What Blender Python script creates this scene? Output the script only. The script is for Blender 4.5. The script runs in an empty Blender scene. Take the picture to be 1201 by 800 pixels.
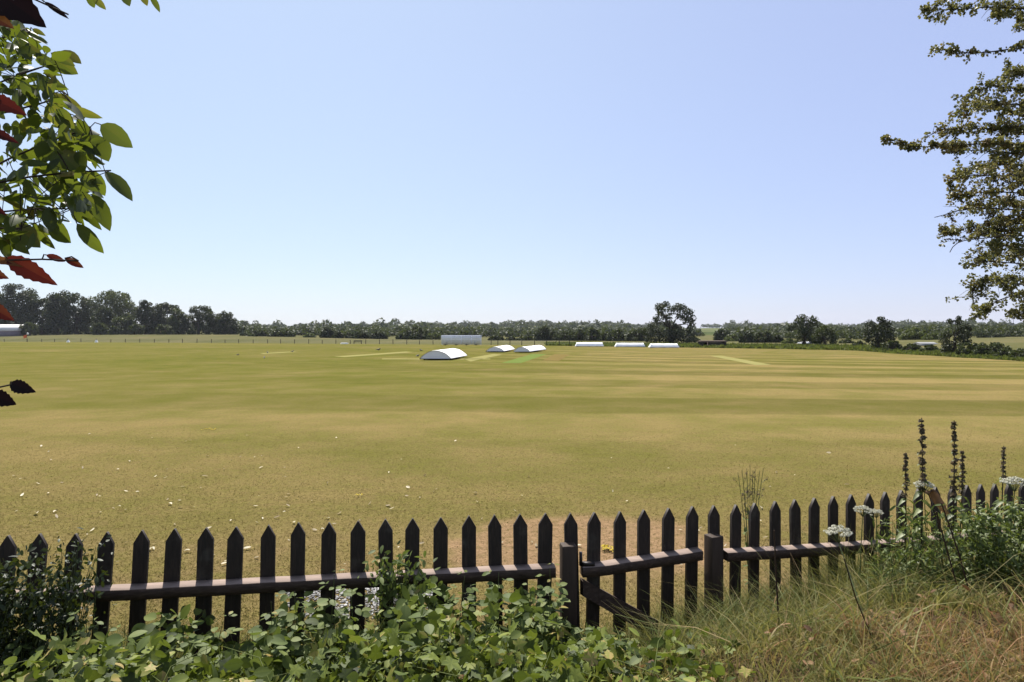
import bpy, math, random
import numpy as np

random.seed(7)
rng = np.random.default_rng(11)
scene = bpy.context.scene
col = scene.collection
CAMZ, HOR, F, CX = 2.2, 388.0, 800.0, 600.5      # eye height and the measured lens (in photo pixels)
def P(px, py, Y):                                 # a measured direction at a real distance Y
    return np.array([(px-CX)/F*Y, Y, CAMZ-(py-HOR)/F*Y])

# ------------------------------------------------------------------ terrain
def smooth(t):
    t = np.clip(t, 0, 1); return t*t*(3-2*t)
def fence_Y(X):
    X = np.asarray(X, float)
    return np.where(X < .535, 4.43+.145*X, 4.5076+.4*(X-.535))
B_PX = [-400, -200, 0, 250, 490, 620, 700, 760, 860, 1000, 1050, 1120, 1201, 1400, 2000]
B_D = [270, 262, 234, 197, 166, 150, 136, 127, 116, 99, 81, 68, 57, 45, 38]
W_PX = [-400, 0, 280, 450, 760, 900, 1050, 1201, 2000]
W_PY = [392, 392, 393, 397.5, 401, 401.5, 402, 402, 402]
def gz(X, Y):
    X = np.asarray(X, float); Y = np.asarray(Y, float)
    X, Y = np.broadcast_arrays(X, Y)
    base = -.007*np.maximum(Y-5, 0)
    fy = fence_Y(X)
    bank = .55*smooth((fy-.12-Y)/1.35)
    bump = .02*np.sin(X*3.1+.7)*np.sin(Y*2.7+X)+.012*np.sin(X*7.3+Y*5.1)
    z = base+bank+bump*np.clip((fy-Y)*1.2, 0, 1)
    Ys = np.maximum(Y, 20.)
    px = CX+F*X/Ys
    B = np.interp(px, B_PX, B_D); W = B*1.35
    zB = -.007*(B-5)
    zW = CAMZ-(np.interp(px, W_PX, W_PY)-HOR)/F*W
    zf = zB+(zW-zB)*smooth((Y-B)/(W-B))
    hill = 8.5+2.5*np.sin(px*.011+1.)+1.5*np.sin(px*.031)
    zh = zW+(hill-zW)*smooth((Y-520)/900)
    z = np.where(Y > B, zf, z)
    z = np.where(Y > 520, zh, z)
    return z
def field_pt(px, py):                             # where a measured direction meets the field
    d = 2.165/((py-HOR)/F-.007)
    return (px-CX)/F*d, d

# ------------------------------------------------------------------ mesh builder
class Soup:
    def __init__(s): s.V=[]; s.F={}; s.W={}; s.n=0
    def add(s, V, faces, var=.5):
        V = np.asarray(V, float).reshape(-1, 3)
        for f in faces:
            f = np.asarray(f, int); k = f.shape[1]
            s.F.setdefault(k, []).append(f+s.n)
            w = np.asarray(var, float)
            s.W.setdefault(k, []).append(np.full(len(f), float(w)) if w.ndim == 0 else w)
        s.V.append(V); s.n += len(V); return s
    def scatter(s, tv, tf, pos, R, scale, var):
        pos = np.asarray(pos, float); N = len(pos)
        if N == 0: return s
        sc = np.broadcast_to(np.asarray(scale, float).reshape(N, -1) if np.ndim(scale) else np.full((N, 1), float(scale)), (N, 3))
        V = np.einsum('nij,nkj->nki', R, np.asarray(tv)[None]*sc[:, None, :])+pos[:, None, :]
        n = len(tv); off = (np.arange(N)*n)
        groups = {}
        for f in tf: groups.setdefault(len(f), []).append(f)
        start = s.n
        for k, g in groups.items():
            g = np.array(g)
            A = (g[None]+off[:, None, None]).reshape(-1, k)+start
            s.F.setdefault(k, []).append(A)
            s.W.setdefault(k, []).append(np.repeat(np.broadcast_to(var, (N,)), len(g))+(np.tile([.06, -.06], N*len(g)//2+1)[:N*len(g)] if len(g) > 3 else 0))
        s.V.append(V.reshape(-1, 3)); s.n += N*n
        return s
    def box(s, c, size, R=None, var=.5):
        x, y, z = np.array(size)/2
        V = np.array([[-x,-y,-z],[x,-y,-z],[x,y,-z],[-x,y,-z],[-x,-y,z],[x,-y,z],[x,y,z],[-x,y,z]])
        if R is not None: V = V@np.asarray(R).T
        return s.add(V+np.asarray(c), [[[0,3,2,1],[4,5,6,7],[0,1,5,4],[1,2,6,5],[2,3,7,6],[3,0,4,7]]], var)
    def prism(s, poly, ext):                      # planar polygon pushed along ext
        A = np.asarray(poly, float); n = len(A); B_ = A+np.asarray(ext)
        s.add(np.vstack([A, B_]), [[[i, (i+1) % n, (i+1) % n+n, i+n] for i in range(n)]])
        s.add(A, [[list(range(n))[::-1]]]); s.add(B_, [[list(range(n))]]); return s
    def tube(s, pts, r, sides=5, var=.5, cap=True):
        pts = np.asarray(pts, float); n = len(pts)
        r = np.broadcast_to(np.asarray(r, float), (n,)) if np.ndim(r) == 0 else np.interp(np.linspace(0, 1, n), np.linspace(0, 1, len(r)), r)
        T = np.gradient(pts, axis=0); T /= np.linalg.norm(T, axis=1)[:, None]+1e-9
        up = np.array([0, 0, 1.]) if abs(T[0][2]) < .9 else np.array([1., 0, 0])
        A = np.cross(T, up); A /= np.linalg.norm(A, axis=1)[:, None]+1e-9
        Bv = np.cross(T, A)
        a = np.arange(sides)/sides*2*math.pi
        V = pts[:, None]+r[:, None, None]*(np.cos(a)[None, :, None]*A[:, None]+np.sin(a)[None, :, None]*Bv[:, None])
        f = [[i*sides+j, i*sides+(j+1) % sides, (i+1)*sides+(j+1) % sides, (i+1)*sides+j] for i in range(n-1) for j in range(sides)]
        s.add(V.reshape(-1, 3), [f], var)
        if cap:
            s.add(V[0], [[list(range(sides))]], var); s.add(V[-1], [[list(range(sides))[::-1]]], var)
        return s
    def ball(s, c, r, seg=10, rings=6, var=.5):
        r = np.broadcast_to(np.asarray(r, float), (3,)); V = []; f = []
        for i in range(rings+1):
            th = math.pi*i/rings
            for j in range(seg):
                ph = 2*math.pi*j/seg
                V.append([math.sin(th)*math.cos(ph), math.sin(th)*math.sin(ph), math.cos(th)])
        for i in range(rings):
            for j in range(seg):
                f.append([i*seg+j, (i+1)*seg+j, (i+1)*seg+(j+1) % seg, i*seg+(j+1) % seg])
        return s.add(np.array(V)*r+np.asarray(c), [f], var)
    def mesh(s, name, mat, origin=(0,0,0), smoothed=False):
        V = np.vstack(s.V)-np.asarray(origin)
        me = bpy.data.meshes.new(name)
        loops, starts, var = [], [], []; tot = 0
        for k in s.F:
            A = np.vstack(s.F[k]); loops.append(A.ravel())
            starts.append(tot+np.arange(len(A))*k); tot += A.size
            var.append(np.concatenate(s.W[k]))
        loops = np.concatenate(loops).astype(np.int32); starts = np.concatenate(starts).astype(np.int32)
        me.vertices.add(len(V)); me.vertices.foreach_set('co', V.astype(np.float32).ravel())
        me.loops.add(len(loops)); me.loops.foreach_set('vertex_index', loops)
        me.polygons.add(len(starts)); me.polygons.foreach_set('loop_start', starts)
        me.update(calc_edges=True)
        at = me.attributes.new('var', 'FLOAT', 'FACE'); at.data.foreach_set('value', np.concatenate(var).astype(np.float32))
        if smoothed: me.polygons.foreach_set('use_smooth', np.ones(len(starts), bool))
        me.materials.append(mat); me.validate(); me.update()
        return me

def obj(name, soup, mat, parent=None, origin=None, smoothed=False):
    """ONE mesh object; a part is stored relative to its parent's place"""
    org = np.zeros(3)
    if parent is not None:
        p = parent
        while p is not None: org = org+np.array(p.location); p = p.parent
    elif origin is not None: org = np.asarray(origin, float)
    o = bpy.data.objects.new(name, soup.mesh(name, mat, org, smoothed))
    col.objects.link(o)
    if parent is not None: o.parent = parent
    elif origin is not None: o.location = origin
    return o
def tag(o, label=None, cat=None, group=None, kind=None):
    if label: o['label'] = label
    if cat: o['category'] = cat
    if group: o['group'] = group
    if kind: o['kind'] = kind
    return o
def thing(name, loc, label, cat, group=None):
    o = bpy.data.objects.new(name, None); col.objects.link(o); o.location = [float(v) for v in loc]
    o.empty_display_size = .1
    return tag(o, label, cat, group)

# ------------------------------------------------------------------ materials
class NT:
    def __init__(s, name):
        s.m = bpy.data.materials.new(name); s.m.use_nodes = True
        s.t = s.m.node_tree; s.t.nodes.clear()
        s.out = s.t.nodes.new('ShaderNodeOutputMaterial')
    def n(s, typ, ins=None, **kw):
        nd = s.t.nodes.new(typ)
        for k, v in kw.items(): setattr(nd, k, v)
        for k, v in (ins or {}).items(): s.set(nd.inputs[k], v)
        return nd
    def set(s, inp, v):
        if hasattr(v, 'is_output'): s.t.links.new(v, inp)
        else: inp.default_value = v
    def math(s, op, a, b=0., c=0., clamp=False):
        nd = s.t.nodes.new('ShaderNodeMath'); nd.operation = op; nd.use_clamp = clamp
        s.set(nd.inputs[0], a); s.set(nd.inputs[1], b); s.set(nd.inputs[2], c); return nd.outputs[0]
    def step(s, v, a, b, lo=0., hi=1.):
        nd = s.t.nodes.new('ShaderNodeMapRange'); nd.interpolation_type = 'SMOOTHSTEP'
        s.set(nd.inputs[0], v); nd.inputs[1].default_value = a; nd.inputs[2].default_value = b
        nd.inputs[3].default_value = lo; nd.inputs[4].default_value = hi; return nd.outputs[0]
    def mix(s, f, a, b, mode='MIX'):
        nd = s.t.nodes.new('ShaderNodeMix'); nd.data_type = 'RGBA'; nd.blend_type = mode
        s.set(nd.inputs[0], f)
        for i, v in ((6, a), (7, b)):
            if not hasattr(v, 'is_output') and len(v) == 3: v = (*v, 1)
            s.set(nd.inputs[i], v)
        return nd.outputs[2]
    def noise(s, vec, scale, detail=4., rough=.55, dist=0.):
        nd = s.n('ShaderNodeTexNoise', {'Scale': scale, 'Detail': detail, 'Roughness': rough, 'Distortion': dist})
        if vec is not None: s.t.links.new(vec, nd.inputs['Vector'])
        return nd.outputs['Fac']
    def ramp(s, f, stops):
        nd = s.t.nodes.new('ShaderNodeValToRGB'); s.set(nd.inputs[0], f)
        e = nd.color_ramp.elements
        while len(e) < len(stops): e.new(.5)
        for el, (p, c) in zip(e, stops): el.position = p; el.color = (*c, 1) if len(c) == 3 else c
        return nd.outputs[0]
    def pos(s): return s.n('ShaderNodeNewGeometry').outputs['Position']
    def objc(s): return s.n('ShaderNodeTexCoord').outputs['Object']
    def bsdf(s, color, rough=.7, spec=.3, bump=None, bstr=.3, bdist=.01, metal=0.):
        b = s.n('ShaderNodeBsdfPrincipled', {'Roughness': rough, 'Specular IOR Level': spec, 'Metallic': metal})
        if not hasattr(color, 'is_output') and len(color) == 3: color = (*color, 1)
        s.set(b.inputs['Base Color'], color)
        if bump is not None:
            bn = s.n('ShaderNodeBump', {'Strength': bstr, 'Distance': bdist, 'Height': bump})
            s.t.links.new(bn.outputs[0], b.inputs['Normal'])
        return b.outputs[0]
    def done(s, sh):
        s.t.links.new(sh, s.out.inputs['Surface']); return s.m

def leaf_mat(name, stops, trans=.35, rough=.45, spec=.4, nscale=6., tcol=None, tf=.65):
    k = NT(name); q = .72
    stops = [(p_, tuple(x*q for x in c_)) for p_, c_ in stops]; tcol = tuple(x*.78 for x in (tcol or (.16, .20, .018)))
    a = k.n('ShaderNodeAttribute', attribute_name='var').outputs['Fac']
    nz = k.noise(k.objc(), nscale, 3.)
    f = k.math('ADD', a, k.math('MULTIPLY', k.math('SUBTRACT', nz, .5), .35), clamp=True)
    c = k.ramp(f, stops)
    b = k.bsdf(c, rough, spec)
    t = k.n('ShaderNodeBsdfTranslucent')
    k.set(t.inputs['Color'], k.mix(tf, c, tcol))
    mx = k.n('ShaderNodeMixShader', {0: trans}); k.t.links.new(b, mx.inputs[1]); k.t.links.new(t.outputs[0], mx.inputs[2])
    return k.done(mx.outputs[0])
def plain(name, c, rough=.7, spec=.3, nscale=8., amt=.35, bstr=.2, bdist=.01, stretch=(1,1,1), metal=0.):
    k = NT(name); c = tuple(x*(.78 if x < .45 else 1) for x in c)
    mp = k.n('ShaderNodeMapping'); k.t.links.new(k.objc(), mp.inputs[0]); mp.inputs['Scale'].default_value = stretch
    v = mp.outputs[0]
    n1 = k.noise(v, nscale, 6.); n2 = k.noise(v, nscale*.2, 3.)
    f = k.math('ADD', k.math('MULTIPLY', n1, .5), k.math('MULTIPLY', n2, .5))
    cc = k.ramp(f, [(.25, tuple(x*(1-amt) for x in c)), (.75, tuple(min(1, x*(1+amt)) for x in c))])
    return k.done(k.bsdf(cc, rough, spec, n1, bstr, bdist, metal))

def field_mat():
    k = NT('dry_mown_turf'); p = k.pos()
    sx = k.n('ShaderNodeSeparateXYZ'); k.t.links.new(p, sx.inputs[0]); X, Y = sx.outputs[0], sx.outputs[1]
    nbig = k.noise(p, .055, 5., .6, .6); nmid = k.noise(p, .45, 5., .6); nfine = k.noise(p, 9., 8., .75); ngr = k.noise(p, 26., 5., .8)
    left = k.step(k.math('ADD', X, k.math('MULTIPLY', Y, -.12)), -14., 6., 1., 0.)
    far = k.step(Y, 11., 34.)
    g = k.math('ADD', k.math('MULTIPLY', k.math('SUBTRACT', nbig, .5), 1.5), k.math('MULTIPLY', k.math('SUBTRACT', nmid, .5), 1.35))
    g = k.math('ADD', g, k.math('ADD', .27, k.math('MULTIPLY', k.math('MULTIPLY', left, far), .30)))
    g = k.math('SUBTRACT', g, k.math('MULTIPLY', k.step(Y, 15., 6.), .05))
    g = k.math('ADD', g, k.math('MULTIPLY', k.math('SUBTRACT', nfine, .5), 1.3))
    # mowing rings, curving with the right-hand boundary
    s = k.math('ADD', Y, k.math('MULTIPLY', X, k.math('MULTIPLY', k.math('MULTIPLY', Y, Y), .0002)))
    s = k.math('ADD', s, k.math('MULTIPLY', nbig, 2.2))
    st = k.math('SINE', k.math('MULTIPLY', s, .62)); st2 = k.math('SINE', k.math('MULTIPLY', s, .31))
    st = k.math('ADD', k.step(st, -.16, .16, -1., 1.), k.math('MULTIPLY', st2, .6))
    amp = k.math('MULTIPLY', k.step(X, -24., 16., .08, 1.), k.step(Y, 10., 20.))
    st = k.math('MULTIPLY', st, amp)
    g = k.math('ADD', g, k.math('MULTIPLY', st, .10), clamp=True)
    c = k.ramp(g, [(0., (.162, .124, .049)), (.35, (.121, .105, .033)), (.65, (.100, .094, .0230)), (1., (.074, .081, .0150))])
    # worn bare earth along the fence
    dy = k.math('ADD', Y, k.math('MULTIPLY', X, -.12))
    nb = k.noise(p, .9, 6., .65)
    m = k.math('MULTIPLY', k.step(dy, 9.2, 6.2), k.step(nb, .42, .62))
    ell = k.math('ADD', k.math('POWER', k.math('DIVIDE', k.math('SUBTRACT', X, .75), 1.6), 2.), k.math('POWER', k.math('DIVIDE', k.math('SUBTRACT', Y, 7.1), 1.1), 2.))
    ell = k.math('ADD', ell, k.math('MULTIPLY', k.math('SUBTRACT', nb, .5), 1.6))
    m = k.math('MAXIMUM', k.math('MULTIPLY', m, .6), k.step(ell, 1.25, .55), clamp=True)
    c = k.mix(k.math('MULTIPLY', m, k.step(nfine, .3, .55, .45, 1.)), c, (.21, .137, .075))
    bri = k.math('SUBTRACT', 1., k.math('MULTIPLY', st, .092))
    gr = k.math('ADD', -.35, k.math('MULTIPLY', k.math('ADD', k.math('MULTIPLY', ngr, .6), k.math('MULTIPLY', nfine, .4)), 2.7))
    gr = k.math('MULTIPLY', gr, bri)
    cc = k.n('ShaderNodeCombineColor'); [k.t.links.new(gr, cc.inputs[i]) for i in range(3)]
    c = k.mix(1., c, cc.outputs[0], 'MULTIPLY')
    h = k.math('ADD', k.math('MULTIPLY', nfine, .6), k.math('MULTIPLY', ngr, .4))
    return k.done(k.bsdf(c, .9, 0., h, .9, .05))
def ground_mat():
    k = NT('ground_soil_and_meadow'); p = k.pos()
    sx = k.n('ShaderNodeSeparateXYZ'); k.t.links.new(p, sx.inputs[0]); X, Y = sx.outputs[0], sx.outputs[1]
    n1 = k.noise(p, 5., 8., .7); n2 = k.noise(p, .05, 5., .6); n3 = k.noise(p, .004, 3., .6)
    soil = k.ramp(n1, [(.3, (.026, .018, .010)), (.55, (.062, .043, .024)), (.75, (.12, .085, .045))])
    mead = k.ramp(k.math('ADD', k.math('MULTIPLY', n1, .35), k.math('MULTIPLY', n2, .65)), [(.35, (.066, .068, .027)), (.5, (.092, .088, .040)), (.65, (.118, .102, .052))])
    far = k.ramp(n3, [(.42, (.035, .046, .015)), (.5, (.075, .095, .032)), (.58, (.12, .108, .048))])
    c = k.mix(k.step(Y, 8., 14.), soil, mead); c = k.mix(k.step(Y, 330., 520.), c, far)
    return k.done(k.bsdf(c, .95, 0., n1, .5, .04))

M = {}
M['field'] = field_mat(); M['ground'] = ground_mat()
def fence_wood():
    k = NT('dark_stained_wood')
    mp = k.n('ShaderNodeMapping'); k.t.links.new(k.objc(), mp.inputs[0]); mp.inputs['Scale'].default_value = (1, 1, .12)
    v = mp.outputs[0]
    n1 = k.noise(v, 60., 6., .7); n2 = k.noise(k.objc(), 5., 5., .6)
    c = k.ramp(n1, [(.3, (.010, .007, .006)), (.55, (.024, .016, .012)), (.8, (.055, .038, .028))])
    c = k.mix(k.step(n2, .56, .72, 0., .55), c, (.07, .062, .05))
    return k.done(k.bsdf(c, .62, .3, n1, .55, .004))
M['picket'] = fence_wood()
def rail_wood():
    k = NT('weathered_rail_wood')
    mp = k.n('ShaderNodeMapping'); k.t.links.new(k.objc(), mp.inputs[0]); mp.inputs['Scale'].default_value = (.15, 1, 1)
    n1 = k.noise(mp.outputs[0], 70., 6., .7); n2 = k.noise(k.objc(), 4., 5., .6)
    c = k.ramp(n1, [(.3, (.028, .018, .013)), (.55, (.058, .038, .029)), (.8, (.105, .074, .058))])
    return k.done(k.bsdf(c, .75, .2, n1, .5, .004))
M['rail'] = rail_wood()
M['paler'] = plain('pale_rail_top_wood', (.27, .205, .17), .8, .15, 45., .4, .4, .003, (.2, 1, 1))
M['post'] = plain('brown_stained_post', (.048, .031, .021), .7, .25, 30., .5, .5, .004, (1, 1, .15))
M['metal_dark'] = plain('dark_iron', (.02, .012, .01), .5, .4, 20., .4)
M['bark'] = plain('bark', (.055, .042, .03), .9, .1, 12., .5, .6, .02, (1, 1, .3))
M['stem'] = leaf_mat('green_stem', [(0, (.05, .06, .02)), (.5, (.10, .13, .035)), (1, (.17, .15, .07))], .1, .6)
M['drystem'] = plain('dry_stem', (.05, .032, .02), .85, .1, 40., .4)
M['white_cover'] = plain('white_cover_sheet', (.80, .79, .78), .55, .3, 1.5, .05, .15, .02)
M['cover_end'] = plain('grey_white_end_panel', (.70, .69, .71), .6, .3, 2., .06, .1, .01)
M['rubber'] = plain('black_rubber', (.012, .012, .013), .8, .2, 10., .3)
M['screen'] = plain('painted_grey_slats', (.62, .65, .72), .6, .3, 4., .08, .1)
M['greywood'] = plain('grey_weathered_wood', (.085, .07, .05), .9, .1, 20., .4)
M['wire'] = plain('dull_fence_wire', (.12, .12, .11), .6, .4, 20., .2, metal=.5)
M['shedwood'] = plain('dark_shed_boards', (.035, .028, .022), .85, .15, 8., .4, .4, .01, (1, 1, .2))
M['paleroof'] = plain('pale_roof_sheet', (.62, .59, .56), .7, .25, 2., .15, .3, .02, (6, .3, 1))
M['brownroof'] = plain('brown_felt_roof', (.12, .09, .07), .9, .1, 3., .3)
M['palewall'] = plain('mauve_grey_wall', (.22, .19, .22), .85, .15, 2., .2)
M['palepost'] = plain('bare_timber', (.5, .42, .33), .8, .2, 10., .2)
M['crow'] = plain('black_feathers', (.012, .011, .013), .5, .4, 15., .3)
M['orange'] = plain('orange_cloth', (.62, .17, .05), .8, .2, 10., .2)
M['whitecloth'] = plain('white_cloth', (.75, .74, .70), .8, .2, 10., .1)
M['strip_pale'] = plain('worn_pitch_turf', (.245, .225, .085), .95, 0., 3., .2)
M['strip_green'] = plain('watered_green_turf', (.135, .175, .046), .95, 0., 3., .15)
M['strip_tan'] = plain('dry_pitch_turf', (.170, .128, .046), .95, 0., 3., .15)
M['gravel'] = leaf_mat('pale_stone_chips', [(0, (.16, .15, .14)), (.5, (.34, .33, .31)), (1, (.66, .64, .6))], .0, .8, .2, 30.)
M['litter'] = leaf_mat('bleached_fallen_leaf', [(0, (.26, .19, .09)), (.5, (.50, .41, .24)), (1, (.72, .64, .44))], .2, .6, .3, 20., (.5, .4, .2))
def tree_stops(d, m, l): return [(0., d), (.5, m), (1., l)]
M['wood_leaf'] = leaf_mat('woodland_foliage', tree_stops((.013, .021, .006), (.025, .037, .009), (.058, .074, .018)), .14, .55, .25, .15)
M['wood_pale'] = leaf_mat('pale_woodland_foliage', tree_stops((.040, .052, .017), (.072, .086, .029), (.12, .135, .055)), .22, .55, .25, .15)
M['oak_leaf'] = leaf_mat('dark_oak_foliage', tree_stops((.012, .018, .005), (.022, .030, .008), (.046, .056, .015)), .12, .55, .25, .2)
M['hedge_leaf'] = leaf_mat('hedgerow_foliage', tree_stops((.024, .033, .009), (.046, .061, .016), (.09, .106, .03)), .2, .55, .25, .3)
M['hedge_pale'] = leaf_mat('light_hedge_foliage', tree_stops((.07, .09, .025), (.115, .14, .036), (.18, .195, .062)), .28, .55, .25, .3)
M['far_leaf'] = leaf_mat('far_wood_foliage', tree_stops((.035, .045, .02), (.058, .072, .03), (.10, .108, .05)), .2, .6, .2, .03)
M['verge'] = leaf_mat('rank_verge_grass', tree_stops((.08, .10, .025), (.13, .155, .042), (.20, .19, .07)), .4, .7, .1, .2)
M['lawnblade'] = leaf_mat('lawn_blade', [(0, (.075, .082, .018)), (.45, (.15, .122, .04)), (1, (.30, .235, .11))], .45, .8, 0., 2., (.19, .160, .035))
M['longgrass'] = leaf_mat('long_grass_blade', [(0, (.08, .11, .020)), (.35, (.155, .18, .042)), (.62, (.30, .26, .095)), (.82, (.44, .34, .16)), (1, (.37, .17, .08))], .42, .6, .2, 1.5, (.32, .29, .07))
M['ivy'] = leaf_mat('ivy_leaf', [(0, (.020, .032, .006)), (.5, (.095, .132, .020)), (.85, (.23, .27, .045)), (.96, (.29, .28, .06)), (1, (.42, .32, .11))], .3, .58, .22, 9., (.20, .26, .025))
M['bramble'] = leaf_mat('bramble_leaf', [(0, (.040, .060, .015)), (.5, (.125, .17, .042)), (.9, (.25, .29, .085)), (1, (.36, .27, .08))], .32, .6, .22, 9., (.20, .26, .035))
M['climber'] = leaf_mat('dark_climber_leaf', [(0, (.014, .022, .007)), (.5, (.028, .044, .013)), (1, (.06, .08, .024))], .15, .5, .25, 9.)
M['bush'] = leaf_mat('nettle_leaf', [(0, (.065, .095, .016)), (.5, (.125, .17, .03)), (1, (.22, .26, .06))], .36, .5, .4, 9.)
M['tree_leaf'] = leaf_mat('green_tree_leaf', [(0, (.022, .040, .008)), (.55, (.042, .070, .013)), (.85, (.085, .115, .02)), (1, (.22, .16, .03))], .45, .46, .3, 12., (.20, .245, .016))
M['copper_leaf'] = leaf_mat('copper_leaf', [(0, (.006, .003, .003)), (.45, (.02, .005, .005)), (.8, (.13, .018, .010)), (1, (.22, .09, .025))], .36, .6, .15, 12., tf=0.)
M['thorn_leaf'] = leaf_mat('hawthorn_leaf', [(0, (.09, .11, .036)), (.45, (.18, .19, .07)), (.8, (.26, .225, .10)), (1, (.30, .18, .08))], .42, .45, .4, 4., (.22, .20, .04))
M['thorn_bark'] = plain('hawthorn_bark', (.05, .040, .032), .9, .1, 30., .4)
M['spike'] = leaf_mat('brown_flower_spike', [(0, (.09, .085, .045)), (.5, (.20, .165, .11)), (1, (.34, .25, .19))], .45, .7, .2, 30., (.14, .10, .05))
M['umbel'] = leaf_mat('creamy_florets', [(0, (.50, .49, .36)), (.5, (.66, .64, .51)), (1, (.78, .76, .64))], .2, .7, .2, 40., (.6, .6, .4))
M['yellow'] = leaf_mat('yellow_petals', [(0, (.6, .42, .02)), (1, (.75, .6, .04))], .2, .6, .2, 30., (.6, .5, .02))
M['dead_leaf'] = leaf_mat('dead_brown_leaf', [(0, (.10, .05, .025)), (.5, (.20, .11, .055)), (1, (.34, .21, .10))], .2, .7, .2, 20., (.3, .16, .06))

# ------------------------------------------------------------------ leaf templates (axis +y, normal +z)
def ellipse_leaf(w=.45, curl=.18, fold=.10, ts=(0,.12,.3,.5,.7,.88,1), ws=(.0,.55,.92,1.,.82,.42,0), teeth=0.):
    V = []; Fq = []
    for i, (t, q) in enumerate(zip(ts, ws)):
        z = -curl*t*t; hw = q*w/2
        if teeth and 0 < i < len(ts)-1: hw *= 1+(teeth if i % 2 else -teeth)
        V += [[-hw, t, z+fold*hw*2], [0, t, z], [hw, t, z+fold*hw*2]]
    for i in range(len(ts)-1):
        a, b = i*3, i*3+3
        Fq += [[a, a+1, b+1, b], [a+1, a+2, b+2, b+1]]
    return np.array(V), Fq
LEAF = ellipse_leaf()
LEAF2 = ellipse_leaf(.62, .12, .07)
_ts = tuple(np.linspace(0, 1, 15)); SERR = ellipse_leaf(.72, .2, .08, _ts, tuple(math.sin(math.pi*t**.8)**.85*(1-.25*t) if 0 < t < 1 else 0 for t in _ts), .09)
NETTLE = ellipse_leaf(.42, .3, .12, (0,.1,.25,.45,.7,1), (.0,.8,1.,.8,.45,0))
def ivy_leaf():
    o = [(0,.0),(.16,-.10),(.42,-.04),(.30,.22),(.52,.50),(.24,.55),(.0,1.),(-.24,.55),(-.52,.50),(-.30,.22),(-.42,-.04),(-.16,-.10)]
    V = [[0,.3,0]]+[[x, y, -.10*(x*x*3+max(0, y-.3)**2)+(.03 if i % 2 else 0)] for i, (x, y) in enumerate(o)]
    return np.array(V, float), [[0, i+1, (i+1) % 12+1] for i in range(12)]
IVY = ivy_leaf()
RHOMB = (np.array([[0,-.5,0],[.36,0,.06],[0,.5,0],[-.36,0,.06]]), [[0,1,2,3]])
SLIM = (np.array([[0,0,0],[.16,.5,.04],[0,1,-.06],[-.16,.5,.04]]), [[0,1,2,3]])
def unit(a): return a/(np.linalg.norm(a, axis=-1, keepdims=True)+1e-9)
def basis(d, n):
    d = unit(np.asarray(d, float)); s = unit(np.cross(d, n)); n = np.cross(s, d)
    return np.stack([s, d, n], axis=-1)
def rnd_dir(n): return unit(rng.normal(size=(n, 3)))

# ------------------------------------------------------------------ the ground and the field
ys = np.concatenate([np.arange(-8, 8, .22), 8*np.exp(np.linspace(0, math.log(2600/8), 190))])
vs = np.linspace(-1.3, 1.3, 261)
Xg = vs[None, :]*(ys[:, None]+14); Yg = np.repeat(ys[:, None], len(vs), 1)
Zg = gz(Xg, Yg)
def grid_faces(r, c):
    i = np.arange(r-1)[:, None]*c+np.arange(c-1)[None]
    return np.stack([i, i+1, i+c+1, i+c], -1).reshape(-1, 4)
g = Soup(); g.add(np.stack([Xg, Yg, Zg-.02], -1).reshape(-1, 3), [grid_faces(len(ys), len(vs))])
tag(obj('ground', g, M['ground'], smoothed=True), kind='structure')
pxs = np.linspace(-700, 1900, 221); us = (pxs-CX)/F
Bs = np.interp(pxs, B_PX, B_D)
Y0 = np.minimum(np.where(us < .12, 4.43/(1-.145*us), (4.5076-.214)/np.maximum(1-.4*us, .2)), 14)+.03
tt = np.linspace(0, 1, 90)[:, None]
Yf_ = Y0[None]*(Bs/Y0)[None]**tt
Xf_ = us[None]*Yf_
f_ = Soup(); f_.add(np.stack([Xf_, Yf_, -.007*np.maximum(Yf_-5, 0)+.004], -1).reshape(-1, 3), [grid_faces(90, 221)])
tag(obj('cricket_field', f_, M['field'], smoothed=True), kind='structure')

def strip(name, pts, mat):
    s = Soup(); V = []
    for px, py in pts:
        X, Y = field_pt(px, py); V.append([X, Y, -.007*(Y-5)+.012])
    s.add(V, [[list(range(len(V)))]]); return tag(obj(name, s, mat), kind='structure')
strip('worn_pitch_strip', [(544, 421.2), (552, 424.2), (589, 416.2), (579, 415.2)], M['strip_pale'])
strip('green_pitch_strip', [(588, 426), (611, 426), (641, 415.6), (624, 415.2)], M['strip_green'])
strip('dry_pitch_strip', [(636, 423), (656, 423.4), (668, 416), (650, 415.6)], M['strip_tan'])
strip('old_pitch_strip', [(392, 418.2), (404, 419), (485, 413.2), (476, 412.4)], M['strip_pale'])
strip('faded_pitch_strip', [(305, 414.4), (309, 415.2), (348, 412.9), (344, 412.3)], M['strip_pale'])
strip('practice_strip', [(832, 417.4), (846, 417.2), (905, 428), (886, 428.4)], M['strip_pale'])
strip('mown_line', [(448, 420.6), (448, 421.6), (575, 421.6), (575, 420.7)], M['strip_pale'])

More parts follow.
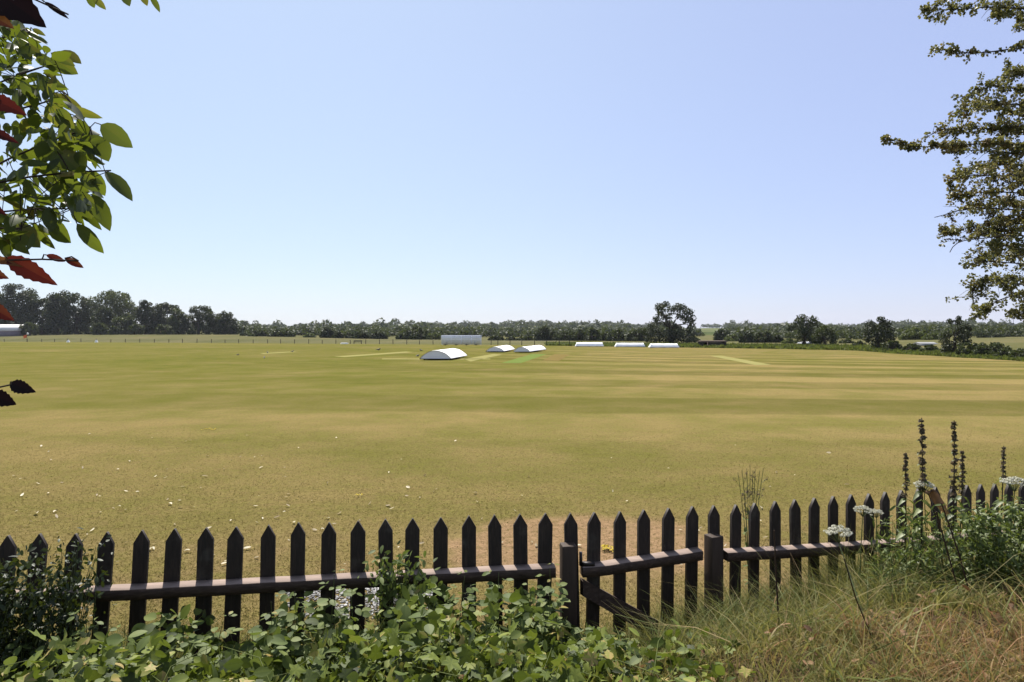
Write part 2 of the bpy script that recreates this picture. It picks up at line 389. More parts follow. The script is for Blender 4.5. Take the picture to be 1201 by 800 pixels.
# ------------------------------------------------------------------ trees
def foliage(s, c, r, n, size, squash=.85, shell=.45):
    d = rnd_dir(n); rr = rng.random(n)**shell
    p = c+d*rr[:, None]*r*np.array([1, 1, squash])
    nrm = unit(d+.9*rng.normal(size=(n, 3))); ax = rnd_dir(n)
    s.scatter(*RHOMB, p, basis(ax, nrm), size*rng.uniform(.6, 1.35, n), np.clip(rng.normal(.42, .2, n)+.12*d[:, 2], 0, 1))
def make_tree(name, label, cat, group, px, Y, lobes, mat, seed=0, dens=1., leaf_px=1.9, trunk=True, base_z=None, trunk_px=None):
    """lobes: (px, py, r_px) measured; each gets its own depth so that the crown is round"""
    r = np.random.default_rng(seed+5)
    X = (px-CX)/F*Y; z0 = float(gz(X, Y)) if base_z is None else base_z
    root = thing(name, (X, Y, z0), label, cat, group)
    pxm = Y/F
    allx = [l[0] for l in lobes]; span = max((max(allx)-min(allx))/2, 4)
    cr = Soup(); tr = Soup()
    trad = (trunk_px or 1.6)*pxm
    top = min(l[1] for l in lobes); topz = CAMZ-(top-HOR)/F*Y
    mid = np.array([X, Y, z0+(topz-z0)*.45])
    tr.tube([[X, Y, z0-.3], [X+.02, Y, z0+(mid[2]-z0)*.5], mid], [trad*1.3, trad, trad*.75], 8)
    for (lx, ly, lr) in lobes:
        edge = min(1, abs(lx-px)/span)
        dep = r.uniform(-1, 1)*span*.75*math.sqrt(max(0, 1-edge*edge))*pxm
        c = P(lx, ly, Y); c[1] += dep
        c[2] = max(c[2], z0+lr*pxm*.35)
        n = int(dens*3.6*math.pi*lr*lr/(leaf_px*leaf_px*.45))+12
        foliage(cr, c, lr*pxm*1.05, n, leaf_px*pxm, shell=.42)
        k = mid+(c-mid)*.5+np.array([0, 0, .1*lr*pxm])
        if r.random() < .5: tr.tube([mid-(0, 0, .25*(mid[2]-z0)*r.random()), k, mid+(c-mid)*.85], [trad*.4, trad*.22, trad*.06], 5)
    obj('trunk' if trunk else 'stems', tr, M['bark'], root)
    obj('crown' if trunk else 'foliage', cr, mat, root)
    return root
def auto_lobes(x0, x1, top, bot, n, seed, flat=.0):
    """clumps on a jittered honeycomb inside a broad-based dome, so that the crown has no holes but an uneven edge"""
    r = np.random.default_rng(seed); w = (x1-x0)/2; h = bot-top; cx = (x0+x1)/2
    lr0 = max(min(w, h/2)*.36, 1.5); out = []; sk = r.uniform(-.3, .3); pk = r.uniform(.30, .48)
    def half(t): return w*(.86+.14*t/pk if t < pk else math.sqrt(max(0, 1-((t-pk)/(1.0-pk))**2)))
    rows = max(2, int(round((h-lr0*1.2)/(lr0*1.05))))
    for i in range(rows+1):
        t = i/rows; y = bot-lr0*.55-t*(h-lr0*1.6)
        hw = max(half(t*.93)-lr0*.6, .1)
        m = max(1, int(round(2*hw/(lr0*1.15))))
        for j in range(m+1 if hw > lr0*.6 else 1):
            q = -1+2*j/m if hw > lr0*.6 else 0
            lr = lr0*r.uniform(.72, 1.22)
            out.append((cx+q*hw+sk*w*.45*t+r.normal()*lr0*.22, y+r.normal()*lr0*.22+abs(q)*lr0*.2, lr))
    for _ in range(4):
        q = r.uniform(-.7, .7); out.append((cx+q*w*.6+sk*w*.4, top+lr0*.55+abs(q)*h*.22, lr0*r.uniform(.45, .7)))
    return out

WOOD = 'trees in the wood beyond the meadow'
wood = [  # x0 x1 top bottom n material  depth label
 (-34, 2, 340, 391, 9, 'wood_leaf', 312, 'dark woodland tree cut off by the left edge of the photo, behind the pale barn'),
 (-4, 41, 332, 391, 11, 'wood_leaf', 305, 'tall round woodland tree at the far left rising above the pale barn roof'),
 (34, 66, 347, 391, 9, 'wood_leaf', 306, 'low dark woodland tree just right of the tall tree above the barn'),
 (52, 84, 341, 391, 9, 'wood_leaf', 300, 'flat topped dark woodland tree between the barn and the pale domed tree'),
 (72, 108, 342, 391, 10, 'wood_leaf', 306, 'broad dark woodland tree directly left of the pale domed tree'),
 (105, 161, 338, 390, 13, 'wood_pale', 326, 'pale domed tree rising lighter than the rest of the wood'),
 (110, 136, 359, 392, 8, 'wood_leaf', 296, 'shorter round tree standing in front of the pale domed tree on its left side'),
 (134, 160, 366, 392, 8, 'hedge_leaf', 294, 'shorter greener tree standing in front of the pale domed tree on its right side'),
 (160, 182, 351, 392, 9, 'wood_leaf', 300, 'narrow dark tree just right of the pale domed tree'),
 (176, 213, 352, 392, 10, 'wood_leaf', 303, 'woodland tree with a ragged top in the middle of the right half of the wood'),
 (198, 220, 362, 392, 7, 'hedge_leaf', 298, 'small greyer tree filling the gap before the last two trees of the wood'),
 (213, 253, 357, 393, 10, 'wood_leaf', 299, 'dense dark rounded tree second from the right end of the wood'),
 (247, 279, 364, 393, 9, 'wood_leaf', 298, 'last tree at the right end of the wood, sloping down to the meadow'),
]
for i, (x0, x1, top, bot, n, m, Y, lab) in enumerate(wood):
    make_tree('woodland_tree', lab, 'tree', WOOD, (x0+x1)/2, Y, auto_lobes(x0, x1, top, bot, n, 40+i), M[m], i, dens=1.0)
for i, (x0, x1, top, lab) in enumerate([(24, 44, 377, 'small bush at the foot of the wood beside the pale barn'), (108, 126, 377, 'light bush at the foot of the wood under the pale domed tree'),
        (126, 142, 382, 'lowest bush at the foot of the wood, in front of the pale domed tree'), (182, 204, 380, 'bush at the foot of the wood under the ragged topped tree'), (150, 168, 379, 'bush at the foot of the wood under the narrow dark tree')]):
    make_tree('bush', lab, 'bush', 'bushes at the foot of the wood', (x0+x1)/2, 288, auto_lobes(x0, x1, top, 392.5, 5, 80+i), M['hedge_leaf'], 90+i, trunk=False)

HEDGE = 'bushes in the hedgerow behind the cricket field'
hedge = [  # x0 x1 top bottom Y mat label
 (281, 294, 389, 395, 250, 'hedge_leaf', 'first low bush right of the gap at the end of the wood'),
 (291, 309, 386, 396, 245, 'hedge_leaf', 'rounded green bush, second from the end of the wood'),
 (301, 316, 387, 396, 245, 'hedge_leaf', 'dark bush third from the end of the wood'),
 (314, 333, 385.5, 396, 243, 'hedge_leaf', 'bushy green shrub left half of the widest pair near the wood'),
 (328, 346, 387, 396, 243, 'hedge_leaf', 'bushy green shrub right half of the widest pair near the wood'),
 (356, 370, 390.5, 396.5, 238, 'hedge_pale', 'low pale bush standing by itself left of the dark pointed bush'),
 (375, 392, 382.5, 397, 235, 'wood_leaf', 'dark pointed bush taller than its neighbours above the small bench'),
 (391, 404, 388, 397, 232, 'wood_leaf', 'dark bush just right of the dark pointed bush'),
 (403, 415, 389, 397, 232, 'hedge_leaf', 'small bush above the bench'),
 (412, 437, 388.5, 397.5, 230, 'wood_leaf', 'wide dark bush above the crow on the left'),
 (434, 455, 388.5, 397.5, 228, 'wood_leaf', 'dark low bush just left of the gap before the tall green bush'),
 (464, 478, 391, 398, 224, 'hedge_leaf', 'small bush at the left foot of the tall green bush'),
 (473, 503, 381.5, 398, 222, 'hedge_leaf', 'tall green bush with a dome top left of the sight screen'),
 (500, 517, 390, 398, 220, 'hedge_pale', 'light bush touching the left edge of the sight screen'),
 (573, 592, 393.5, 400, 205, 'wood_leaf', 'low very dark bush right of the sight screen'),
 (592, 608, 394.5, 400, 203, 'wood_leaf', 'second low dark bush right of the sight screen'),
 (607, 628, 394, 400.5, 202, 'hedge_leaf', 'low bush behind the right pair of domed covers'),
 (626, 650, 381.5, 400.5, 200, 'wood_leaf', 'round dark bush taller than the hedge, right of the domed covers'),
 (648, 673, 388, 401, 198, 'hedge_leaf', 'green bush between the tall round bush and the white sheet covers'),
 (669, 688, 385, 401, 196, 'hedge_leaf', 'bush behind the left end of the first white sheet cover'),
 (684, 704, 383.5, 401, 194, 'hedge_leaf', 'taller bush behind the right end of the first white sheet cover'),
 (700, 718, 389, 401.5, 192, 'hedge_leaf', 'bush behind the gap between the first and second white sheet covers'),
 (712, 738, 385, 401.5, 188, 'hedge_leaf', 'broad bush behind the second white sheet cover'),
 (734, 762, 383.5, 402, 184, 'hedge_leaf', 'broad bush left of the great oak'),
 (805, 822, 394, 402.5, 165, 'hedge_leaf', 'bush at the right foot of the great oak'),
 (838, 857, 384, 402, 190, 'wood_leaf', 'small round headed tree behind the open fronted shed'),
 (849, 870, 391.5, 404, 172, 'hedge_pale', 'pale grey bush right of the open fronted shed'),
 (866, 888, 387.5, 404, 150, 'wood_leaf', 'dense dark bush, left half of the big thicket right of the shed'),
 (884, 908, 387.5, 404, 148, 'wood_leaf', 'dense dark bush, right half of the big thicket right of the shed'),
 (904, 918, 391.5, 404, 146, 'wood_leaf', 'small dark bush before the pale mound'),
 (917, 936, 396.5, 405, 138, 'hedge_pale', 'pale green mound shaped bush left of the two boundary trees'),
 (984, 1001, 397, 405, 130, 'hedge_leaf', 'low bush right of the round boundary tree'),
 (1034, 1058, 399, 412, 88, 'hedge_leaf', 'bush at the right foot of the conical boundary tree'),
 (1058, 1091, 384.5, 404, 140, 'hedge_pale', 'pale rounded tree like bush behind the hedge, left of the tall thin topped tree'),
 (1082, 1106, 390, 404, 132, 'hedge_pale', 'yellow green bush just left of the tall thin topped tree'),
 (1058, 1080, 402.5, 413.5, 84, 'hedge_leaf', 'low hedge bush in front of the pale rounded bush'),
 (1079, 1101, 404, 415, 80, 'hedge_leaf', 'light low bush in front of the grey roofed shed'),
 (1122, 1150, 400.5, 418, 70, 'hedge_leaf', 'light sprawling bush at the right foot of the tall thin topped tree'),
 (1144, 1182, 400, 419.5, 68, 'hedge_leaf', 'largest light green bush on the right hand boundary'),
 (1166, 1196, 408, 421.5, 64, 'hedge_leaf', 'low bush in front of the pale flat roof at the right'),
 (1184, 1222, 408, 423, 61, 'hedge_leaf', 'bush on the boundary cut by the right edge of the photo'),
 (1148, 1178, 389, 404, 150, 'wood_leaf', 'dark round tree behind the boundary bushes at the right'),
 (1176, 1204, 391, 404, 160, 'wood_leaf', 'dark tree above the pale flat roof at the right edge'),
 (1000, 1016, 399, 408, 110, 'hedge_leaf', 'low bush at the left foot of the conical boundary tree'),
]
for i, (x0, x1, top, bot, Y, m, lab) in enumerate(hedge):
    make_tree('hedge_bush', lab, 'bush', HEDGE, (x0+x1)/2, Y, auto_lobes(x0, x1, top, bot+1.5, 6, 200+i), M[m], 300+i, trunk=False, leaf_px=1.6 if x1-x0 < 18 else 1.9)

BT = 'large trees along the boundary'
oak = [(770,361,5.5),(776,359,5),(783,357.5,5.5),(779,364,6),(787,364,6),(793,361,6),(800,362,6.5),(805,367,6.5),(808,374,6),(811,380,5),(804,375,6),(796,370,6),
       (788,372,5.5),(779,372,5),(772,369,4.5),(770,374,4.5),(775,378,4.5),(783,380,4.5),(790,383,5),(797,384,3.8),(808,385,4),(804,389,3.5),
       (763,381,4.5),(768,386,7),(762,391,6),(774,390,7),(782,391,8),(791,392,8.5),(799,394,8),(807,396,6),(813,399,4.5),(770,398,7),(780,399,7),(790,400,7),(800,400,6),(761,398,5)]
make_tree('oak_tree', 'great dark oak with gaps of sky in its crown, tallest tree on the far boundary', 'tree', BT, 787, 158, oak, M['oak_leaf'], 401, dens=.85, leaf_px=1.9, trunk_px=3.0)
t2 = [(934,378,6),(930,383,5.5),(942,374,6.5),(950,376,6.5),(958,380,4.5),(946,383,8),(938,388,7),(952,389,7),(941,396,7),(950,397,7),(928,386,3.5),(961,383,2.5)]
make_tree('field_tree', 'broad crowned tree, left and taller of two touching trees right of the shed', 'tree', BT, 943, 122, t2, M['wood_leaf'], 402, trunk_px=2.2)
t3 = [(967,385,6),(960,389,6),(974,389,6),(966,393,8),(957,396,6),(977,396,6),(966,400,7),(958,401,5),(975,401,5)]
make_tree('field_tree', 'round crowned tree, right and shorter of two touching trees right of the shed', 'tree', BT, 967, 118, t3, M['hedge_leaf'], 403)
t4 = [(1031,375,5),(1024,380,6),(1038,380,6),(1030,385,8),(1019,389,6),(1042,389,6.5),(1031,394,9),(1018,397,6),(1043,397,6),(1028,403,7),(1037,403,6),(1047,386,3)]
make_tree('field_tree', 'conical dark tree standing alone midway along the right hand boundary', 'tree', BT, 1030, 96, t4, M['oak_leaf'], 404)
t5 = [(1124,373,3.2),(1119,377,4),(1127,378,4.5),(1133,383,4.5),(1137,386,3),(1120,385,5),(1127,389,6),(1115,393,5.5),(1134,393,5.5),(1124,398,8),(1111,399,6),(1135,401,5),(1119,406,8),(1109,406,5),(1113,411,5),(1123,412,5),(1116,377,2)]
make_tree('field_tree', 'tall dark tree with a thin ragged top nearest the right edge', 'tree', BT, 1120, 74, t5, M['oak_leaf'], 405)

# the woods on the far hills: one mass nobody could count
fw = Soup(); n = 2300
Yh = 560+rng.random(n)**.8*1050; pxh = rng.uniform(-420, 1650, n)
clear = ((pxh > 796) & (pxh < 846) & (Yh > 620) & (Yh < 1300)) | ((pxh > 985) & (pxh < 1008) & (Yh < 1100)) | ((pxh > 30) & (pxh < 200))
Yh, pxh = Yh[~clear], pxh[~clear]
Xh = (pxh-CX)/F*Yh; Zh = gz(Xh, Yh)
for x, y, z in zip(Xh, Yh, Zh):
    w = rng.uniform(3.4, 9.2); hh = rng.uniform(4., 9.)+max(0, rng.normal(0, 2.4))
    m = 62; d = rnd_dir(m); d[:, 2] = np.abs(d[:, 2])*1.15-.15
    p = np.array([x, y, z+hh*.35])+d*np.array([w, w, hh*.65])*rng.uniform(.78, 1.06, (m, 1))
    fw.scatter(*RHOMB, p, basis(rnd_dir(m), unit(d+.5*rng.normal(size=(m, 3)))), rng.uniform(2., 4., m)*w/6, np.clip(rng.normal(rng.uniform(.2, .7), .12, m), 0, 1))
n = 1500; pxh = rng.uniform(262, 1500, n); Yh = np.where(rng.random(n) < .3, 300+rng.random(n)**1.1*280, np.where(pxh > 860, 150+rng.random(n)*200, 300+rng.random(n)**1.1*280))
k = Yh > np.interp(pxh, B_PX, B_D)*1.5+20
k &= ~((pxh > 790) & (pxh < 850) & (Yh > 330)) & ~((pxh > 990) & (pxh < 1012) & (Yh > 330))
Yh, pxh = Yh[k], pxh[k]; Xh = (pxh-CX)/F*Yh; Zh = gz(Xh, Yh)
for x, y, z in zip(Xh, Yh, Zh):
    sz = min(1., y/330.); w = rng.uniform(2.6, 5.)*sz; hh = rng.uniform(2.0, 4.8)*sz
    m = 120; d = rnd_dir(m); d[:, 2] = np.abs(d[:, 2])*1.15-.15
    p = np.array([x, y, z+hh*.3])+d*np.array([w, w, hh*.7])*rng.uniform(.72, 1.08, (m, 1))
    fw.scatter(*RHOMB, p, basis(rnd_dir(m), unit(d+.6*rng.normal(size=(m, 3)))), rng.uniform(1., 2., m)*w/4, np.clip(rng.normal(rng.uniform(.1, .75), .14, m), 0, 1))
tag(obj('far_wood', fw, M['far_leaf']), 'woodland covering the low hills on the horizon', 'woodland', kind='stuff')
# rough grass of the verge and the meadow edge
vg = Soup(); n = 26000
pv = rng.uniform(640, 1450, n); Bv = np.interp(pv, B_PX, B_D); Yv = Bv+rng.random(n)**1.3*Bv*.14+.2
Xv = (pv-CX)/F*Yv; Zv = gz(Xv, Yv)
d = unit(np.stack([rng.normal(size=n)*.6, rng.normal(size=n)*.6, np.ones(n)], -1))
vg.scatter(*SLIM, np.stack([Xv, Yv, Zv-.05], -1), basis(d, rnd_dir(n)), np.stack([np.full(n, 1.6), np.ones(n), np.ones(n)], -1)*(rng.uniform(.25, .75, n)*np.clip(Yv/110, .5, 1.1))[:, None], np.clip(rng.normal(.45, .22, n), 0, 1))
tag(obj('verge_grass', vg, M['verge']), 'rank green grass and nettles along the right hand boundary', 'grass', kind='stuff')

# ------------------------------------------------------------------ boundary fence, screen, covers, sheds, birds
def on_field(px, Y, dz=0.):
    X = (px-CX)/F*Y; return np.array([X, Y, float(gz(X, Y))+dz])
fpx = np.concatenate([np.arange(-180, 5, 17.), [5, 32, 49, 64, 79, 95, 113, 130, 147, 164, 181, 198, 214, 231, 248, 264, 280, 297, 314, 329, 345.5, 362, 378, 394, 411, 429, 445, 461, 477, 492, 508, 524, 541, 557, 576, 584, 598, 612, 627, 641, 656, 668]])
bf = thing('boundary_fence', on_field(250, 190), 'long low post and wire fence dividing the mown field from the pale meadow', 'fence')
tops = []
for q in fpx:
    Yq = float(np.interp(q, B_PX, B_D))+.6; b = on_field(q, Yq); h = 1.15+.12*random.random()
    s = Soup(); s.tube([b-(0, 0, .3), b+(random.uniform(-.05, .05), 0, h*random.uniform(.8, 1.05))], [.09, .08], 6); obj('post', s, M['greywood'], bf); tops.append(b)
for hh in (.45, .8, 1.1):
    s = Soup(); s.tube(np.array(tops)+np.array([0, -.14, hh]), .012, 4); obj('wire', s, M['wire'], bf)

# sight screen
Ys = 146.; a = on_field(517.5, Ys); b_ = on_field(564.5, Ys)
ss = thing('sight_screen', (a+b_)/2, 'grey white slatted sight screen on small black wheels at the far side of the field', 'sight screen')
w = b_[0]-a[0]; zb = a[2]+.28; ht = 1.95
s = Soup(); npan = 46
for i in range(npan):
    s.box([a[0]+.12+(i+.5)*(w-.24)/npan, Ys, zb+ht/2], [(w-.24)/npan*.72, .03, ht])
obj('slats', s, M['screen'], ss)
for hh in (.04, .5, 1.0, 1.5, ht-.04):
    s = Soup(); s.box([a[0]+w/2, Ys+.06, zb+hh], [w, .07, .08]); obj('rail', s, M['screen'], ss)
for q in np.linspace(0, 1, 5):
    s = Soup(); s.box([a[0]+q*w, Ys+.14, zb+ht/2], [.09, .08, ht]); obj('upright', s, M['screen'], ss)
for q in (.1, .37, .63, .87):
    s = Soup(); x = a[0]+q*w
    s.tube([[x-.06, Ys-.05, a[2]+.2], [x+.06, Ys-.05, a[2]+.2]], .2, 10); s.box([x+.1, Ys-.05, a[2]+.22], [.9, .12, .08]); obj('wheel', s, M['rubber'], ss)
for q in (.02, .98):
    s = Soup(); s.tube([[a[0]+q*w, Ys+.2, zb+ht*.75], [a[0]+q*w, Ys+1.3, a[2]+.05]], .04, 5); obj('brace', s, M['screen'], ss)

# domed wheel-on covers
def dome_cover(front_l, front_r, axis, length, hgt, label):
    """front arch from front_l to front_r on the ground; the vault runs along axis"""
    Al = np.array(field_pt(*front_l)); Ar = np.array(field_pt(*front_r)); Ym = (Al[1]+Ar[1])/2
    Al[1] = Ar[1] = Ym
    Al[0] = (front_l[0]-CX)/F*Ym; Ar[0] = (front_r[0]-CX)/F*Ym
    z0 = -.007*(Ym-5); c = (Al+Ar)/2; W = np.linalg.norm(Ar-Al)
    u = np.array([(Ar-Al)[0], (Ar-Al)[1]])/W; ax = np.array(axis)/np.linalg.norm(axis)
    t = thing('domed_pitch_cover', (c[0], c[1], z0), label, 'pitch cover', 'domed covers near the pitch')
    clr = .14; arch = []
    n = 14
    for i in range(n+1):
        q = -1+2*i/n; arch.append((q*W/2, clr+(hgt-clr)*(1-abs(q)**2.0)**.9 if abs(q) < 1 else clr))
    def pt(a_, h_, l_): return [c[0]+u[0]*a_+ax[0]*l_, c[1]+u[1]*a_+ax[1]*l_, z0+h_]
    s = Soup(); segs = 7
    V = [pt(a_*1.0, h_+.012*math.sin(9*a_+3*j), j/segs*length) for j in range(segs+1) for (a_, h_) in arch]
    s.add(V, [grid_faces(segs+1, n+1)])
    V2 = [pt(a_*.985, h_-.03, j/segs*length) for j in range(segs+1) for (a_, h_) in arch]
    s.add(V2, [grid_faces(segs+1, n+1)[:, ::-1]])
    obj('vault', s, M['white_cover'], t, smoothed=True)
    for l_ in (.04, length-.04):
        s = Soup(); s.prism([pt(a_*.97, h_-.01, l_) for a_, h_ in arch], [ax[0]*.03, ax[1]*.03, 0]); obj('end_panel', s, M['cover_end'], t)
    s = Soup()
    for a_ in (-W*.49, W*.49): s.tube([pt(a_, clr, 0), pt(a_, clr, length)], .035, 6)
    for l_ in (.05, length/2, length-.05): s.tube([pt(-W*.49, clr-.02, l_), pt(W*.49, clr-.02, l_)], .03, 6)
    obj('frame', s, M['greywood'], t)
    for a_ in (-W*.38, W*.38):
        for l_ in (.35, length*.5, length-.35):
            s = Soup(); s.tube([pt(a_-.05, .1, l_), pt(a_+.05, .1, l_)], .1, 10); obj('wheel', s, M['rubber'], t)
    return t
dome_cover((492, 422.6), (529.5, 422.6), (.9, 6.9), 7.2, .86, 'nearest and largest domed white pitch cover, standing left of the pale strip')
dome_cover((569.5, 413.4), (591.5, 413.4), (1.5, 11), 10.6, .72, 'domed white pitch cover in the middle of the three, beyond the pale strip')
dome_cover((602, 413.8), (621.5, 413.8), (2.6, 10.6), 11, .74, 'domed white pitch cover furthest right, at the top of the bright green strip')

# low ridge-shaped sheet covers at the far boundary
def sheet_cover(x0, x1, top, bot, label, cat='pitch cover'):
    X0, Y = field_pt((x0+x1)/2, bot+.4); A = (x0-CX)/F*Y; B_ = (x1-CX)/F*Y; z0 = -.007*(Y-5); h = (bot-top)/F*Y+.1
    t = thing('ridge_cover', ((A+B_)/2, Y, z0), label, cat, 'long white covers on the far boundary')
    D = 1.5; cl = .13
    s = Soup()
    prof = [(0, cl), (.18, h*.72), (D/2, h), (D-.18, h*.72), (D, cl)]
    nn = len(prof); segs = 8
    V = [[A+(B_-A)*j/segs+(0.25 if j == 0 and k in (1, 2, 3) else -.25 if j == segs and k in (1, 2, 3) else 0), Y+p[0], z0+p[1]+.015*math.sin(j*2.3+k)] for j in range(segs+1) for k, p in enumerate(prof)]
    s.add(V, [grid_faces(segs+1, nn)]); s.add(V[:nn], [[[4,3,2,1,0]]]); s.add(V[-nn:], [[[0,1,2,3,4]]])
    obj('sheet', s, M['white_cover'], t)
    s = Soup(); s.box([(A+B_)/2, Y+D/2, z0+cl*.75], [B_-A-.1, D-.06, .05]); obj('base_frame', s, M['greywood'], t)
    for q in (.08, .5, .92):
        s = Soup(); x = A+(B_-A)*q; s.tube([[x-.05, Y+.1, z0+.08], [x+.05, Y+.1, z0+.08]], .085, 8); s.tube([[x-.05, Y+D-.1, z0+.08], [x+.05, Y+D-.1, z0+.08]], .085, 8); obj('wheel_pair', s, M['rubber'], t)
sheet_cover(675, 708.5, 402, 406.4, 'long low white cover on the far boundary, leftmost of the three in the row')
sheet_cover(721.8, 757, 402.6, 406.8, 'long low white cover on the far boundary, middle one of the three in the row')
sheet_cover(762, 797, 403.4, 407.8, 'long low white cover on the far boundary, in front of the great oak')

# sheds
def shed(name, x0, x1, top, bot, Y, D, roofm, wallm, label, cat, roof_h=.35, opening=None):
    A = (x0-CX)/F*Y; B_ = (x1-CX)/F*Y; zb = CAMZ-(bot-HOR)/F*Y-.1; zt = CAMZ-(top-HOR)/F*Y
    zg = float(gz((A+B_)/2, Y)); zb = min(zb, zg)-.1
    t = thing(name, ((A+B_)/2, Y, zb), label, cat)
    wt = zt-roof_h*(zt-zb); th = .12
    for nm, c, sz in (('back_wall', [(A+B_)/2, Y+D-th/2, (zb+wt)/2], [B_-A, th, wt-zb]), ('side_wall', [A+th/2, Y+(D-th)/2, (zb+wt)/2], [th, D-th-.004, wt-zb]), ('side_wall', [B_-th/2, Y+(D-th)/2, (zb+wt)/2], [th, D-th-.004, wt-zb])):
        s = Soup(); s.box(c, sz); obj(nm, s, wallm, t)
    o0 = A+th
    if opening:
        o0 = A+(B_-A)*opening
        s = Soup(); s.box([o0+.06, Y+.06, (zb+wt)/2], [.14, .12, wt-zb]); obj('post', s, M['palepost'], t); o0 += .14
    s = Soup(); s.box([(o0+B_-th)/2, Y+th/2, (zb+wt)/2], [B_-th-o0-.004, th, wt-zb]); obj('front_wall', s, wallm, t)
    s = Soup(); e = .25
    s.prism([[A-e, Y-e, wt+.003], [A-e, Y+D*.55, zt], [A-e, Y+D+e, wt+.003], [A-e, Y+D+e, wt-.09+.1], [A-e, Y+D*.55, zt-.14], [A-e, Y-e, wt-.09+.1]][:3], [B_-A+2*e, 0, 0])
    obj('roof', s, roofm, t)
shed('barn', -42, 17.5, 380.5, 391.5, 284, 9, M['paleroof'], M['palewall'], 'long barn with a pale sheet roof at the left edge in front of the wood', 'barn', .52)
shed('open_shed', 824, 852, 399.4, 407, 122, 3, M['brownroof'], M['shedwood'], 'small dark boarded shed with an open bay and pale post, right of the great oak', 'shed', .18, .2)
M['greyroof'] = plain('grey_sheet_roof', (.30, .30, .30), .8, .15, 2., .15, .3, .02, (6, .3, 1))
shed('garden_shed', 1085, 1102, 401.5, 409, 92, 3, M['greyroof'], M['shedwood'], 'small shed with a grey roof between low bushes and the tall thin topped tree', 'shed', .4)
shed('flat_shed', 1174, 1206, 403.5, 413, 82, 4, M['greyroof'], M['shedwood'], 'shed with a pale grey roof half hidden behind bushes at the right edge', 'shed', .25)
shed('white_hut', 942, 952, 400.6, 404, 128, 2, M['white_cover'], M['palewall'], 'tiny white roofed hut under the broad crowned boundary tree', 'hut', .5)

# birds
def crow_mesh():
    s = Soup()
    s.ball([0, 0, .17], [.19, .085, .085], 10, 7); s.ball([.17, 0, .27], [.065, .05, .055], 8, 6)
    s.tube([[.10, 0, .20], [.17, 0, .27]], [.075, .05], 8); s.tube([[.22, 0, .27], [.31, 0, .25]], [.022, .004], 6)
    s.tube([[-.12, 0, .18], [-.34, 0, .12]], [.065, .035], 6)
    for y in (-.04, .04): s.tube([[.01, y, .12], [.02, y, 0]], .012, 5); s.tube([[-.02, y, .006], [.08, y, .006]], .01, 4)
    return s.mesh('crow', M['crow'], smoothed=True)
cm = crow_mesh()
for px, py, rz, sc, lab in [(444, 410.8, .4, 1.15, 'black crow standing alone midway between the wood and the near domed cover'), (493.7, 411.4, 2.6, .95, 'black crow directly above the near domed cover, further of the two beside it'),
        (490, 418, 1.0, .8, 'black crow at the left shoulder of the near domed cover'), (313.7, 414, 2.2, .85, 'small dark crow leftmost of the birds, on the faded pale strip'),
        (343, 412.6, .2, .75, 'small dark crow right of the leftmost bird on the faded pale strip'), (310, 420.2, 1.8, .75, 'dark crow on the open grass nearest the camera below the faded strip'), (279, 416.5, .9, .6, 'tiny crow furthest left on the green outfield')]:
    X, Y = field_pt(px, py+.6)
    o = bpy.data.objects.new('crow', cm); col.objects.link(o); o.location = (X, Y, -.007*(Y-5)+.004); o.rotation_euler = (0, 0, rz); o.scale = (sc,)*3
    tag(o, lab, 'bird', 'crows on the field')
# flag, markers and bench by the boundary fence
p = on_field(31.5, 232); fl = thing('marker_flag', p, 'little orange and white flag on a post of the far left boundary fence', 'flag')
s = Soup(); s.tube([p, p+(0, 0, 2.6)], .05, 6); obj('pole', s, M['greywood'], fl)
q = np.linspace(0, 1, 6); Vf = [[p[0]-.05-1.0*t_, p[1]+.15*math.sin(5*t_), p[2]+z_-.35*t_] for t_ in q for z_ in (1.5, 2.5)]
s = Soup(); s.add(Vf, [[[2*i, 2*i+2, 2*i+3, 2*i+1] for i in range(5)]]); obj('flag_cloth', s, M['orange'], fl)
s = Soup(); s.box([p[0]+.3, p[1], p[2]+2.75], [.6, .1, .7], [[.9, 0, .43], [0, 1, 0], [-.43, 0, .9]]); obj('flag_top', s, M['whitecloth'], fl)
for px, py, lab in [(80, 398.6, 'white marker at the boundary fence below the wood, left of the pair'), (113, 399, 'white marker at the boundary fence below the wood, right of the pair'), (404, 403.4, 'white flat marker on the grass just left of the bench')]:
    Y = float(np.interp(px, B_PX, B_D))-1.; p = on_field(px, Y)
    s = Soup(); s.tube([p, p+(0, 0, .75 if px < 200 else .3)], [.55 if px < 200 else 1.0, .2 if px < 200 else .9], 10); tag(obj('boundary_marker', s, M['whitecloth'], origin=p), lab, 'marker', 'boundary markers')
Yb = 176.; p = on_field(419.5, Yb); be = thing('bench', p, 'low wooden bench against the boundary fence left of the sight screen', 'bench')
s = Soup(); s.box(p+(0, 0, .48), [2.2, .45, .07]); obj('seat', s, M['greywood'], be)
s = Soup(); s.box(p+(0, .24, .85), [2.2, .06, .16]); s.box(p+(0, .24, .65), [2.2, .06, .1]); obj('backrest', s, M['greywood'], be)
for dx in (-.95, .95):
    s = Soup(); s.box(p+(dx, 0, .22), [.1, .4, .44]); s.box(p+(dx, .24, .5), [.1, .055, .75]); obj('leg', s, M['greywood'], be)

